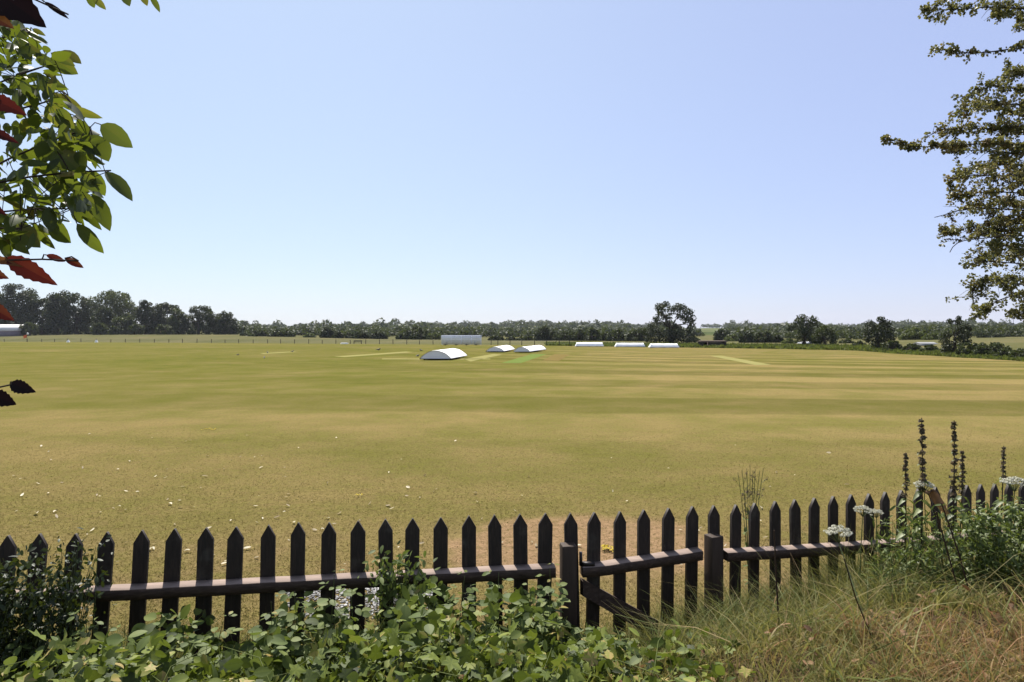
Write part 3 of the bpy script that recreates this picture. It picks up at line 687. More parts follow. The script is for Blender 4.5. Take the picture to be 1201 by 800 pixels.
# ------------------------------------------------------------------ the picket fence
pick = [(10,628),(47,626),(89,626),(126,624),(167,622),(205,620),(242,619),(277,618),(315,616),(350,613),(386,613),(420,611),(452,609),(484,608),(517,607),(550,605),(580,604),(610,603),(640,602),
        (669,602),(697,601),(727,600),(755,598),(784,596),(812,594),(837,593),(863,592),(885,590),(909,588),(932,586),(955,584),(977,582),(998,580),(1019,579),(1038,577),(1057,575),(1077,573),(1097,571),(1117,570),(1134,569),(1150,568)]
pick = [(10-38.5*k, 628+1.2*k) for k in range(7, 0, -1)]+pick+[(1150+16.5*k, 568-.75*k) for k in range(1, 24)]
def fence_at(px):
    u = (px-CX)/F
    Y = 4.43/(1-.145*u) if px < 696 else (4.5076-.214)/(1-.4*u)
    return u*Y, Y, np.array([1, .145]) if px < 696 else np.array([1, .4])
fl_root = thing('picket_fence', (*fence_at(300)[:2], 0), 'long run of dark pointed picket fence left of the gate, partly swallowed by brambles', 'fence', 'picket fence runs')
ga_root = thing('picket_gate', (*fence_at(740)[:2], 0), 'dark picket gate with a diagonal brace between two square posts', 'gate')
fr_root = thing('picket_fence', (*fence_at(960)[:2], 0), 'run of dark pointed picket fence right of the gate, sinking into long grass', 'fence', 'picket fence runs')
PT = .022
for i, (px, py) in enumerate(pick):
    X, Y, t = fence_at(px); t = t/np.linalg.norm(t); nrm = np.array([t[1], -t[0]])
    zt = CAMZ-(py-HOR)/F*Y; w = .088+random.uniform(-.004, .004)
    lean = (.085*max(0, (420-px)/420) if px < 420 else 0)+random.gauss(0, .012)
    zb = float(gz(X, Y))-.12
    prof = [(-w/2, zb), (w/2, zb), (w/2, zt-.072), (0.003, zt), (-.003, zt), (-w/2, zt-.072)]
    s = Soup(); q = [[X+t[0]*(a_+lean*(z_-zt)), Y+t[1]*(a_+lean*(z_-zt)), z_] for a_, z_ in prof]
    s.prism(np.array(q)+np.array([nrm[0], nrm[1], 0])*PT/2*1, np.array([-nrm[0], -nrm[1], 0])*PT)
    obj('picket', s, M['picket'], fl_root if px < 655 else ga_root if px < 826 else fr_root)
def rail(pxa, pxb, za, zb_, parent, off=.055, h=.066, d=.07, mat=None, name='rail', n=10):
    Q = []
    for k in range(n+1):
        px = pxa+(pxb-pxa)*k/n; X, Y, t = fence_at(px); t = t/np.linalg.norm(t); nr = np.array([t[1], -t[0]])
        z = za+(zb_-za)*k/n+.0012*math.sin(k*2.1)
        c = np.array([X, Y])
        f0 = PT/2+.002
        for o_, dz in ((f0, -h), (f0+d, -h-.004), (f0+d, -.012), (f0+d-.004, -.008), (f0, .004)):
            Q.append([*(c+nr*o_), z+dz])
    s = Soup(); m = 5
    f = [[k*m+j, k*m+(j+1) % m, (k+1)*m+(j+1) % m, (k+1)*m+j] for k in range(n) for j in range(m)]
    s.add(Q, [np.array(f)[:, ::-1]]); s.add(Q[:m], [[list(range(m))]]); s.add(Q[-m:], [[list(range(m))[::-1]]])
    me = s.mesh(name, mat or M['rail'], parent.location); me.materials.append(M['paler'])
    for k in range(n): me.polygons[k*m+3].material_index = 1          # the upper face alone gets a paler wood colour
    o = bpy.data.objects.new(name, me); col.objects.link(o); o.parent = parent
def zof(px, py):
    X, Y, t = fence_at(px); return CAMZ-(py-HOR)/F*(Y-.05)
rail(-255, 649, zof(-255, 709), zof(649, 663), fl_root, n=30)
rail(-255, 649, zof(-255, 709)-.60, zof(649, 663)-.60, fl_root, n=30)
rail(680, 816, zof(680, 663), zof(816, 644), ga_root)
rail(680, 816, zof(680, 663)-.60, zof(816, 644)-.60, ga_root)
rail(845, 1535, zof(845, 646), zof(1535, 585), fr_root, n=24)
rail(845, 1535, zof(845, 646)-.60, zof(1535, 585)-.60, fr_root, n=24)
def post(px, pyt, parent, w=.096):
    X, Y, t = fence_at(px); t = t/np.linalg.norm(t); nr = np.array([t[1], -t[0]])
    c = np.array([X, Y])+nr*(PT/2+.003+w/2); zt = CAMZ-(pyt-HOR)/F*(c[1]-w/2); zb = float(gz(c[0], c[1]))-.3
    R = np.array([[t[0], -t[1]*1, 0], [t[1], t[0], 0], [0, 0, 1]])
    s = Soup(); s.box([c[0], c[1], (zt+zb)/2], [w, w, zt-zb], R); o = obj('post', s, M['post'], parent)
    bv = o.modifiers.new('edge', 'BEVEL'); bv.width = .006; bv.segments = 2; bv.limit_method = 'NONE'
post(664, 641, fl_root); post(830.5, 630, fr_root)
# brace of the gate
s = Soup(); Pa, Pb = fence_at(679), fence_at(766); t = Pa[2]/np.linalg.norm(Pa[2]); t2 = Pb[2]/np.linalg.norm(Pb[2]); nr = np.array([t2[1], -t2[0]])
za, zb = zof(680, 663)-.09, zof(766, 650)-.56
A = np.array([Pa[0], Pa[1]])+nr*(PT/2+.004); B_ = np.array([Pb[0], Pb[1]])+nr*(PT/2+.004)
hgt = .11
s.prism([[A[0], A[1], za], [A[0], A[1], za-hgt], [B_[0], B_[1], zb-.02], [B_[0], B_[1], zb+hgt]], [nr[0]*.045, nr[1]*.045, 0]); obj('brace', s, M['rail'], ga_root)
s = Soup(); X, Y, t = fence_at(679); t = t/np.linalg.norm(t); nr = np.array([t[1], -t[0]]); zl = zof(679, 650)
s.box([X+nr[0]*.05, Y+nr[1]*.05, zl-.03], [.018, .03, .085]); s.box([X+nr[0]*.05+.045, Y+nr[1]*.05, zl-.062], [.09, .03, .02]); obj('latch', s, M['metal_dark'], ga_root)

# ------------------------------------------------------------------ foreground plants
def blades(s, X, Y, h, lean, wid, var, segs=3, z=None, ldir=None):
    """curved grass blades, one tapering ribbon each"""
    n = len(X); z = gz(X, Y)-.01 if z is None else z
    a = rng.uniform(0, 2*math.pi, n) if ldir is None else ldir
    b = rng.uniform(0, 2*math.pi, n)
    L = np.stack([np.cos(a), np.sin(a), np.zeros(n)], -1); Wd = np.stack([np.cos(b), np.sin(b), np.zeros(n)], -1)
    base = np.stack([X, Y, z], -1); rows = []
    for k in range(segs+1):
        t = k/segs
        c = base+L*(lean*h*t**1.9)[:, None]; c[:, 2] += h*(t-.32*lean*t**2.4)
        ww = (wid*(1-t**1.5)*.5+.0003)[:, None]
        rows += [c-Wd*ww, c+Wd*ww]
    V = np.stack(rows, 1).reshape(-1, 3); m = 2*(segs+1)
    q = np.array([[2*k, 2*k+1, 2*k+3, 2*k+2] for k in range(segs)])
    Fq = (q[None]+(np.arange(n)*m)[:, None, None]).reshape(-1, 4)
    s.add(V, [Fq], np.repeat(var, segs)); return s

# short turf of the field near the fence
lw = Soup(); n = 260000
Yl = 4.5+14*rng.random(n)**1.9; Xl = rng.uniform(-1, 1, n)*(Yl*.80+.5)
ok = (Yl > fence_Y(Xl)+.02) & (rng.random(n) < np.clip((18-Yl)/9, 0, 1)); Xl, Yl = Xl[ok], Yl[ok]; n = len(Xl)
pat = np.sin(Xl*1.3+np.sin(Yl*.9)*2)+np.sin(Yl*1.7+Xl*.6)+.8*np.sin(Xl*3.7-Yl*2.9)
bare = (((Xl-.75)/1.6)**2+((Yl-7.1)/1.1)**2 < .9) & (rng.random(n) < .75)
Xl, Yl, pat = Xl[~bare], Yl[~bare], pat[~bare]; n = len(Xl)
blades(lw, Xl, Yl, rng.uniform(.012, .030, n), rng.uniform(.5, 2.0, n), rng.uniform(.003, .006, n)*(1+Yl/14), np.clip(.48-.13*pat*.5+rng.normal(0, .2, n), 0, 1), 1, z=-.007*np.maximum(Yl-5, 0)+.002)
tag(obj('lawn_grass', lw, M['lawnblade']), 'short dry grass of the field behind the picket fence', 'grass', kind='stuff')

# long dry grass on the right-hand bank and along the fence
lg = Soup()
def grass_patch(n, xr, yr, h, var, vs_, lean=(.3, 1.1), wid=(.0035, .0085), keep=None, clump=.5):
    X = rng.uniform(*xr, n); Y = yr[0](X)+(yr[1](X)-yr[0](X))*rng.random(n)
    cl = np.sin(X*5.3+2*np.sin(Y*3.1))+np.sin(Y*6.1-X*2.2)
    k = rng.random(n) < (1-clump)+clump*smooth((cl+1.2)/2)
    if keep is not None: k &= keep(X, Y)
    X, Y, cl = X[k], Y[k], cl[k]; n = len(X)
    blades(lg, X, Y, rng.uniform(*h, n)*(1+.2*cl*.5), rng.uniform(*lean, n), rng.uniform(*wid, n), np.clip(rng.normal(var, vs_, n)-.05*cl, 0, 1))
fy = fence_Y
redrow = lambda X, Y: rng.random(len(X)) < .96
grass_patch(15000, (.75, 5.2), (lambda X: 2.3+0*X, lambda X: fy(X)-.55), (.06, .22), .52, .26)
grass_patch(5000, (.6, 2.), (lambda X: 2.9+0*X, lambda X: fy(X)-.6), (.05, .16), .62, .18)
grass_patch(7000, (1.7, 4.2), (lambda X: 2.4+0*X, lambda X: 3.7+0*X), (.08, .28), .94, .10)
grass_patch(9000, (.75, 4.6), (lambda X: fy(X)-.95, lambda X: fy(X)-.12), (.15, .44), .38, .2, (.4, 1.3))
grass_patch(7500, (1.3, 4.6), (lambda X: fy(X)-.6, lambda X: fy(X)-.15), (.32, .62), .36, .22, (.3, 1.2))
grass_patch(1300, (2.3, 4.6), (lambda X: fy(X)-.6, lambda X: fy(X)+.1), (.5, .85), .34, .2, (.3, 1.1))
grass_patch(6500, (-.35, 5.5), (lambda X: fy(X)+.04, lambda X: fy(X)+.40), (.06, .30), .36, .2, (.2, 1.))
grass_patch(1500, (.4, 1.2), (lambda X: fy(X)-.6, lambda X: fy(X)-.14), (.15, .42), .36, .2, (.3, 1.))
grass_patch(6500, (-3.6, -.2), (lambda X: fy(X)+.03, lambda X: fy(X)+.55), (.06, .34), .26, .2)
grass_patch(1100, (.9, 4.4), (lambda X: 2.9+0*X, lambda X: fy(X)-.15), (.15, .42), .35, .22, (.5, 1.5), (.009, .017))
grass_patch(700, (1.9, 4.2), (lambda X: 2.6+0*X, lambda X: 3.8+0*X), (.12, .34), .93, .08, (.5, 1.4), (.007, .014))
grass_patch(260, (1.2, 4.0), (lambda X: 3.0+0*X, lambda X: fy(X)-.2), (.38, .60), .70, .14, (.4, 1.1), (.0025, .004))
tag(obj('long_grass', lg, M['longgrass']), 'long half dried grass covering the bank at the right in front of the fence', 'grass', kind='stuff')

# dead leaves and bracken litter in the grass
dl = Soup(); n = 1500; X = rng.uniform(-2.6, 4.2, n); Y = rng.uniform(2.4, 4.6, n); k = (Y < fy(X)-.1) & (rng.random(n) < np.where(X > 1.5, 1, .35)); X, Y = X[k], Y[k]; n = len(X)
dl.scatter(*LEAF, np.stack([X, Y, gz(X, Y)+rng.uniform(.01, .12, n)], -1), basis(rnd_dir(n)*[1, 1, .4], unit(rng.normal(size=(n, 3))*.5+[0, 0, 1])), rng.uniform(.025, .07, n), rng.random(n))
tag(obj('dead_leaf_litter', dl, M['dead_leaf']), 'brown withered leaves strewn through the grass of the bank', 'leaf litter', kind='stuff')

# ivy carpet
def hmax(X):
    return np.interp(X, [-3.6, -2.2, -1.7, -1.2, -.7, .0, .35, .8, 1.1], [.30, .28, .26, .24, .30, .34, .26, .17, .08])
iv = Soup(); n = 9500
X = rng.uniform(-3.7, 1.15, n); Y = 2.1+(fy(X)-.12-2.1)*rng.random(n)**.8
k = rng.random(n) < np.interp(X, [.35, 1.15], [1, .1]); X, Y = X[k], Y[k]; n = len(X)
hz = 1.2*hmax(X)*(.62+.30*np.sin(X*4.1+Y*3)+.25*np.sin(Y*9-X*7)+.30*np.sin(X*17+3*np.sin(Y*11))*np.sin(Y*15)); hz = np.maximum(hz, .04)
nrm = unit(rng.normal(size=(n, 3))*1.05+[0, -.1, .85]); d = unit(rng.normal(size=(n, 3))*[1, 1, .5]+[0, -.3, -.1])
z = gz(X, Y)+.02+hz*rng.random(n)**.75
big = rng.random(n) < .5; nt_ = ~big & (rng.random(n) < .45); big2 = ~big & ~nt_
iv.scatter(*IVY, np.stack([X, Y, z], -1)[big], basis(d, nrm)[big], rng.uniform(.034, .088, big.sum()), np.clip(rng.normal(.5, .27, big.sum()), 0, 1)*(1)+(rng.random(big.sum()) < .012)*.5)
for tm_, mk in ((LEAF2, big2), (NETTLE, nt_)): iv.scatter(*tm_, np.stack([X, Y, z], -1)[mk], basis(d, nrm)[mk], rng.uniform(.04, .09, mk.sum()), np.clip(rng.normal(.62, .24, mk.sum()), 0, 1))
for _ in range(260):
    x = random.uniform(-3.5, .9); y = random.uniform(2.3, float(fy(x))-.2); z0 = float(gz(x, y)); a = random.uniform(0, 6.28); l = random.uniform(.2, .5)
    iv.tube([[x, y, z0], [x+.4*l*math.cos(a), y+.4*l*math.sin(a), z0+.7*l*.6], [x+l*math.cos(a), y+l*math.sin(a), z0+.35*l]], [.003, .0015], 4, .6)
tag(obj('ground_ivy', iv, M['ivy']), 'carpet of glossy lobed ivy leaves on the bank in front of the fence', 'ivy', kind='stuff')

# looser bramble thicket against the fence
bt = Soup(); n = 4300
X = rng.uniform(-2.5, .75, n); hh = np.interp(X, [-2.5, -2.1, -1.6, -1.15, -.9, -.45, .05, .3, .75], [.54, .54, .54, .52, .58, .64, .62, .42, .24])
Y = fy(X)-.13-rng.random(n)**1.3*.75
z = gz(X, Y)*.3+.05+hh*rng.random(n)**.8*(.8+.25*np.sin(X*9))
nrm = unit(rng.normal(size=(n, 3))*.95+[0, -.2, .75]); d = unit(rng.normal(size=(n, 3))*[1, .8, .5]+[0, -.3, -.1])
bt.scatter(*LEAF2, np.stack([X, Y, z], -1), basis(d, nrm), rng.uniform(.036, .098, n), np.clip(rng.normal(.5, .26, n), 0, 1)+(rng.random(n) < .015)*.5)
for _ in range(150):
    x = random.uniform(-2.0, .7); y = float(fy(x))-random.uniform(.15, .7); z0 = float(gz(x, y)); h_ = float(np.interp(x, [-2.1, -.9, .05, .75], [.35, .55, .55, .25]))*random.uniform(.6, 1)
    dx = random.uniform(-.2, .2); bt.tube([[x, y, z0-.02], [x+dx*.3, y, z0+h_*.6], [x+dx, y-.04, z0+h_]], [.0035, .0015], 4, .9)
tag(obj('bramble_thicket', bt, M['bramble']), 'tangle of bramble and bindweed leaves growing against the fence left of the gate', 'bramble', kind='stuff')

def stem_plant(name, label, cat, group, base, pts, leaves, stem_r, lmat, smat, tmpl=LEAF2, part='leaves'):
    r_ = thing(name, base, label, cat, group)
    s = Soup(); s.tube(pts, stem_r, 5, .5)
    L = Soup()
    for (p, d, nrm, sc, v) in leaves:
        s.tube([p-unit(np.asarray(d, float))*sc*.25, p], .0012, 3, .5)
        L.scatter(*tmpl, [p], basis(np.array([d]), np.array([nrm])), sc, np.array([v]))
    obj('stem', s, smat, r_)
    if leaves: obj(part, L, lmat, r_)
    return r_
shoots = [(22,735,3.75,'tall thin bramble shoot at the left edge in front of the dark climber'),(100,722,3.6,'upright pale green shoot in front of the third picket from the left edge'),(150,738,3.55,'bright leafy bramble shoot between the fourth and fifth pickets from the left edge'),
    (215,735,3.6,'arching bramble spray with rough pale leaves under the left stretch of rail'),(262,728,3.7,'bramble spray below the rail in front of the seventh and eighth pickets'),(318,706,3.72,'bramble shoot with a fan of pale leaves below the tenth picket'),
    (345,694,3.8,'bramble shoot reaching the rail with an oval leaf pair, beside the pale gravel'),(392,674,3.85,'bramble shoot with leaves above the rail just left of the climber on the pickets'),(412,700,3.8,'thin brownish shoot below the rail left of the climber on the pickets'),
    (507,690,3.8,'bright bramble shoot right of the climber with large round leaves'),(545,676,3.9,'leafy shoot with yellow green leaves touching the rail midway between climber and gate'),(585,672,3.9,'bramble shoot with broad pale leaves at the rail left of the gate post'),
    (622,690,3.95,'slim shoot with drooping leaves near the left side of the gate post'),(645,665,4.0,'thin shoot with two yellowing leaves in front of the gate post'),(700,738,3.9,'low leafy shoot under the gate'),(470,735,3.5,'bramble shoot with a curled round leaf in front of the climber')]
for i, (px, py, Y, lab) in enumerate(shoots):
    tip = P(px, py, Y); b = np.array([tip[0]+random.uniform(-.12, .12), Y+random.uniform(-.05, .1), 0]); b[2] = float(gz(b[0], b[1]))-.02
    mid = (tip+b)/2+np.array([random.uniform(-.03, .03), 0, .05]); q = np.linspace(0, 1, 12)[:, None]
    pts = (1-q)**2*b+2*q*(1-q)*mid+q*q*tip
    lv = []
    hl = max(tip[2]-b[2], .25); k = int(5+hl*16)
    for j in range(k):
        t_ = .35+.65*j/(k-1); c = pts[int(t_*11)]; a = j*2.4+i
        for da, sc in ((0, 1.), (.95, .8), (-.95, .8)):
            d = np.array([math.cos(a+da), math.sin(a+da)*.9, random.uniform(-.35, .25)])
            p = c+unit(np.array([math.cos(a), math.sin(a), .2]))*.035+d*.02
            lv.append((p, d, unit(np.array([random.gauss(0, .35), random.gauss(-.3, .35), 1.])), random.uniform(.046, .08)*sc*(1.15 if t_ < .9 else .7), min(1, max(0, random.gauss(.55, .18))) if not (i == 13 and j > k-3) else 1.))
    stem_plant('bramble_shoot', lab, 'bramble', 'bramble shoots in front of the fence', b, pts, lv, [.004, .0015], M['bramble'], M['stem'])

# climbers leaning on the pickets
def climber(label, cx_, cy_, rx, ry, Y, n, mat, seedv, stems, lscale=(.022, .05), lift=0.):
    X0 = (cx_-CX)/F*Y; b = np.array([X0, Y, float(gz(X0, Y))])
    r_ = thing('climbing_plant', b, label, 'climber', 'climbers on the picket fence')
    s = Soup(); L = Soup(); P_ = []
    for k in range(stems):
        px = cx_+random.uniform(-.9, .9)*rx; py = cy_-ry*random.uniform(.3, 1.05)*(1-.4*abs(px-cx_)/rx)
        tip = P(px, py, Y-random.uniform(0, .18)); b0 = b+np.array([random.uniform(-.5, .5)*rx/F*Y*1.4, random.uniform(-.1, .1), -.02])
        mid = (b0+tip)/2+np.array([random.uniform(-.08, .08), -.06, .08]); q = np.linspace(0, 1, 9)[:, None]
        pts = (1-q)**2*b0+2*q*(1-q)*mid+q*q*tip; s.tube(pts, [.004, .0015], 4); P_.append(pts[2:])
    P_ = np.vstack(P_); idx = rng.integers(0, len(P_), n); p = P_[idx]+rng.normal(size=(n, 3))*[.05, .045, .05]
    L.scatter(*LEAF, p, basis(unit(rng.normal(size=(n, 3))+[0, -.3, -.3]), unit(rng.normal(size=(n, 3))*.7+[0, -.3, .6])), rng.uniform(*lscale, n), np.clip(rng.normal(.45, .22, n), 0, 1))
    obj('stems', s, M['stem'], r_); obj('leaves', L, mat, r_)
climber('dark tangled climber smothering the fence at the left edge', 35, 715, 85, 64, 3.88, 2500, M['climber'], 1, 52, (.024, .052))
climber('climber with small leaves draped over the third picket from the left edge', 92, 665, 26, 34, 3.92, 330, M['climber'], 2, 12, (.02, .042))
climber('leafy climber rising over three pickets and the rail left of the gate', 470, 690, 30, 46, 4.18, 620, M['bramble'], 3, 22, (.028, .06))

# tall dark flowering stems at the right
def flower_stem(px, pyt, Y, label, spike_frac, thick, nl=5):
    tip = P(px, pyt, Y); b = np.array([tip[0]-random.uniform(.02, .07), Y, 0]); b[2] = float(gz(b[0], b[1]))-.02
    r_ = thing('woundwort', b, label, 'wild flower', 'tall flowering stems by the fence')
    q = np.linspace(0, 1, 16)[:, None]; mid = (tip+b)/2+np.array([.03, 0, 0]); pts = (1-q)**2*b+2*q*(1-q)*mid+q*q*tip
    s = Soup(); s.tube(pts, [.006, .003], 5); obj('stem', s, M['drystem'], r_)
    H = tip[2]-b[2]; sp = Soup(); lf = Soup(); z = 1-spike_frac/H; k = 0
    at = lambda t: np.array([np.interp(t, np.linspace(0, 1, 16), pts[:, i]) for i in range(3)])
    t = z
    while t < 1.0:
        c = at(t)+rng.normal(size=3)*thick*.18; R_ = thick*(1.0-.45*(t-z)/(1-z))*random.uniform(.75, 1.2); m = 46
        d = rnd_dir(m)*[1, 1, .55]
        sp.scatter(*RHOMB, c+d*R_*[1, 1, 1.5]*rng.uniform(.3, 1.1, (m, 1)), basis(rnd_dir(m), rnd_dir(m)), thick*rng.uniform(.45, .95, m), rng.random(m))
        for a in ((0, math.pi) if random.random() < .6 else ()):
            dd = np.array([math.cos(a+k), math.sin(a+k), random.uniform(-.6, .1)]); lf.scatter(*LEAF, [c], basis(np.array([dd]), np.array([[0, 0, 1.]])), R_*1.9, np.array([.3]))
        t += thick*1.35/H*(1.25-.5*(t-z)/(1-z)); k += 1.57
    for j in range(nl):
        c = at(z*(.45+.52*j/max(1, nl-1))); a = j*1.57+.4
        for aa in (a, a+math.pi):
            dd = np.array([math.cos(aa), math.sin(aa)*.7, -.35-.1*random.random()]); lf.scatter(*NETTLE, [c], basis(np.array([dd]), np.array([[0, -.2, 1.]])), random.uniform(.06, .12), np.array([random.random()]))
    obj('flower_spike', sp, M['spike'], r_); obj('leaves', lf, M['bush'], r_)
flower_stem(1081, 490, 4.9, 'tallest dark flower spike, left of the two tall stems above the right hand fence', .50, .027, 9)
flower_stem(1119, 493, 4.95, 'tall dark flower spike, right of the two tall stems above the right hand fence', .54, .027, 9)
flower_stem(1062, 531, 4.85, 'thin short flower spike left of the two tall stems', .30, .023, 5)
flower_stem(1129, 529, 4.98, 'thin short flower spike just right of the two tall stems', .30, .023, 5)
flower_stem(1177, 523, 5.0, 'thin flower spike rising out of the leafy bush at the right edge', .22, .021, 4)

# leafy green bush at the right edge
b = np.array([(1172-CX)/F*4.85, 4.85, 0]); b[2] = float(gz(b[0], b[1]))
bu = thing('nettle_bush', b, 'dense bright green leafy bush at the right edge in front of the fence end', 'bush')
s = Soup(); L = Soup(); PP = []
for k in range(90):
    px = random.uniform(1122, 1250); pyt = 585+abs(px-1178)*.42+random.uniform(-8, 60); Yk = random.uniform(4.45, 5.25)
    tip = P(px, pyt, Yk); b0 = np.array([tip[0]+random.uniform(-.12, .12), Yk+random.uniform(-.1, .1), 0]); b0[2] = float(gz(b0[0], b0[1]))-.02
    q = np.linspace(0, 1, 10)[:, None]; pts = b0*(1-q)+tip*q+np.array([.05, 0, 0])*np.sin(q*3.14); s.tube(pts, [.004, .002], 4); PP.append(pts[2:])
PP = np.vstack(PP); n = 4200; p = PP[rng.integers(0, len(PP), n)]+rng.normal(size=(n, 3))*[.035, .035, .02]
L.scatter(*NETTLE, p, basis(unit(rng.normal(size=(n, 3))*[1, 1, .4]+[0, -.15, -.2]), unit(rng.normal(size=(n, 3))*.45+[0, -.1, 1])), rng.uniform(.03, .068, n), np.clip(rng.normal(.5, .22, n), 0, 1))
obj('stems', s, M['stem'], bu); obj('leaves', L, M['bush'], bu)
# mixed weeds in the right corner of the fence, another bush lower
b = np.array([(1075-CX)/F*4.8, 4.8, 0]); b[2] = float(gz(b[0], b[1]))
wb = thing('weed_clump', b, 'grey green weed clump hiding the fence foot below the tall flower spikes', 'weeds')
s = Soup(); L = Soup(); PP = []
for k in range(110):
    px = random.uniform(1022, 1158); pyt = 606+random.uniform(-10, 46)+max(0, 1060-px)*.6; Yk = random.uniform(4.5, 5.2)
    tip = P(px, pyt, Yk); b0 = np.array([tip[0]+random.uniform(-.15, .15), Yk, 0]); b0[2] = float(gz(b0[0], b0[1]))-.02
    q = np.linspace(0, 1, 8)[:, None]; pts = b0*(1-q)+tip*q; s.tube(pts, [.0035, .0015], 4); PP.append(pts[1:])
PP = np.vstack(PP); n = 2500; p = PP[rng.integers(0, len(PP), n)]+rng.normal(size=(n, 3))*[.04, .04, .02]
L.scatter(*LEAF, p, basis(unit(rng.normal(size=(n, 3))+[0, -.1, .1]), unit(rng.normal(size=(n, 3))*.7+[0, -.1, 1])), np.stack([np.full(n, .55), np.ones(n), np.ones(n)], -1)*rng.uniform(.03, .075, n)[:, None], np.clip(rng.normal(.5, .25, n), 0, 1))
obj('stems', s, M['stem'], wb); obj('leaves', L, M['bramble'], wb)

# umbels
def umbel(px, py, Y, rad, label, foot=None, cup=False):
    c = P(px, py, Y)
    f_ = foot if foot is not None else (px+random.uniform(-8, 14), Y)
    b = np.array([(f_[0]-CX)/F*f_[1], f_[1], 0]); b[2] = float(gz(b[0], b[1]))-.02
    r_ = thing('umbel_flower', b, label, 'wild flower', 'white umbel flowers')
    q = np.linspace(0, 1, 9)[:, None]; hub = c-np.array([0, 0, rad*.75]); mid = (b+hub)/2+np.array([-.02, 0, .05])
    s = Soup(); s.tube((1-q)**2*b+2*q*(1-q)*mid+q*q*hub, [.005, .003], 5)
    H = Soup(); m = 26
    for k in range(m):
        rr = rad*math.sqrt((k+.5)/m)*random.uniform(.88, 1.08); a = k*2.4+random.uniform(-.15, .15)
        e = c+np.array([rr*math.cos(a), rr*math.sin(a), (.52*(1-(rr/rad)**2)+random.uniform(-.08, .08))*rad if not cup else .5*rad*(rr/rad)**2])
        s.tube([hub, e], .0012, 3)
        nn = 60; d = rnd_dir(nn)*[1, 1, .45]
        H.scatter(*RHOMB, e+d*rad*.2, basis(rnd_dir(nn), unit(d+[0, 0, .8])), rad*rng.uniform(.08, .15, nn), rng.random(nn))
    obj('stem', s, M['stem'], r_); obj('flower_head', H, M['umbel'], r_)
umbel(984, 626, 4.15, .078, 'largest white umbel flower, in front of the rail right of the gate', (1022, 3.75))
umbel(1012, 599, 4.75, .058, 'left of two small white umbels in front of the right hand pickets', None)
umbel(1028, 602, 4.8, .045, 'right and smaller of two small white umbels in front of the right hand pickets', None)
umbel(1084, 570, 4.9, .066, 'white umbel flower at the foot of the tall left flower spike', None)
umbel(1190, 567, 4.75, .078, 'white umbel flower above the leafy bush at the right edge', None)
umbel(880, 783, 3.45, .036, 'small pale half open umbel low in the grass at the bottom of the photo', None, True)

# dry stalks and seed heads
def dry_stalk(pts_px, Y, label, r_=(.006, .004), name='dry_stalk'):
    pts = np.array([P(px, py, Y) for px, py in pts_px]); g0 = float(gz(pts[-1][0], Y)); pts[-1][2] = min(pts[-1][2], g0)
    t = thing(name, pts[-1], label, 'dead stalk'); s = Soup(); s.tube(pts[::-1], list(r_), 6); obj('stem', s, M['drystem'], t); return t
dry_stalk([(908, 622), (910, 670), (913, 725), (913, 745)], 3.95, 'thin dark dead stalk standing upright in the grass right of the second gate post')
dry_stalk([(990, 655), (1003, 700), (1020, 742), (1034, 775)], 3.5, 'dark leaning dead stalk in the dry grass at the lower right', (.0035, .003))
dry_stalk([(1098, 600), (1112, 650), (1130, 690)], 4.2, 'dark leaning stalk below the weed clump at the right', (.005, .004))
dry_stalk([(1104, 590), (1125, 650), (1142, 700)], 4.15, 'second dark leaning stalk below the weed clump, right of the first', (.005, .004))
Y = float(fence_at(880)[1])+.25; b = on_field(880, Y)
t = thing('branching_weed', b, 'tall thin branching weed with seed heads rising behind the pickets right of the gate', 'weed')
s = Soup(); H = Soup(); Lf = Soup()
for k in range(9):
    px = 866+k*3.6+random.uniform(-2, 2); tip = P(px, 543+abs(px-884)*.5+random.uniform(0, 10), Y+random.uniform(-.05, .05)); q = np.linspace(0, 1, 10)[:, None]
    mid = b*.45+tip*.55; mid[0] = b[0]*.8+tip[0]*.2; pts = (1-q)**2*b+2*q*(1-q)*mid+q*q*tip; s.tube(pts, [.004, .0018], 4)
    for j in range(5):
        tw = pts[6+j//2]; e = tw+np.array([random.uniform(-.05, .05), random.uniform(-.03, .03), random.uniform(.03, .08)]); s.tube([tw, e], .0013, 3); m = 8
        H = Soup(); H.scatter(*RHOMB, e+rng.normal(size=(m, 3))*.006, basis(rnd_dir(m), rnd_dir(m)), rng.uniform(.008, .016, m), rng.random(m)); obj('seed_head', H, M['spike'], t)
    for j in range(6):
        c = pts[1+j]; d = unit(rng.normal(size=3)+[0, 0, .4]); Lf.scatter(*LEAF, [c], basis(d[None], np.array([[0, -.2, 1.]])), random.uniform(.03, .06), np.array([random.random()]))
obj('stems', s, M['stem'], t); obj('leaves', Lf, M['bramble'], t)
# withered hogweed leaf
c = P(1098, 585, 4.85); s = Soup()
V = []; 
for i in range(9):
    q = i/8; w_ = .05*math.sin(math.pi*min(1, q*.9+.1)); 
    for a in (-1, -.3, .3, 1): V.append(c+np.array([-.06+.14*q+a*w_, -.03*(1-a*a)+.03*math.sin(3*q), .05-.16*q*q+.02*math.sin(7*q+a)]))
s.add(V, [grid_faces(9, 4)]); wl = thing('withered_leaf', (c[0]+.08, c[1], float(gz(c[0], c[1]))), 'large curled brown withered leaf hanging beside the umbel at the tall left flower spike', 'dead leaf')
obj('blade', s, M['dead_leaf'], wl); s = Soup(); s.tube([[c[0]+.08, c[1], float(gz(c[0], c[1]))-.02], [c[0]+.02, c[1], c[2]-.2], [c[0]-.06, c[1], c[2]+.05]], [.006, .003], 5); obj('stem', s, M['drystem'], wl)
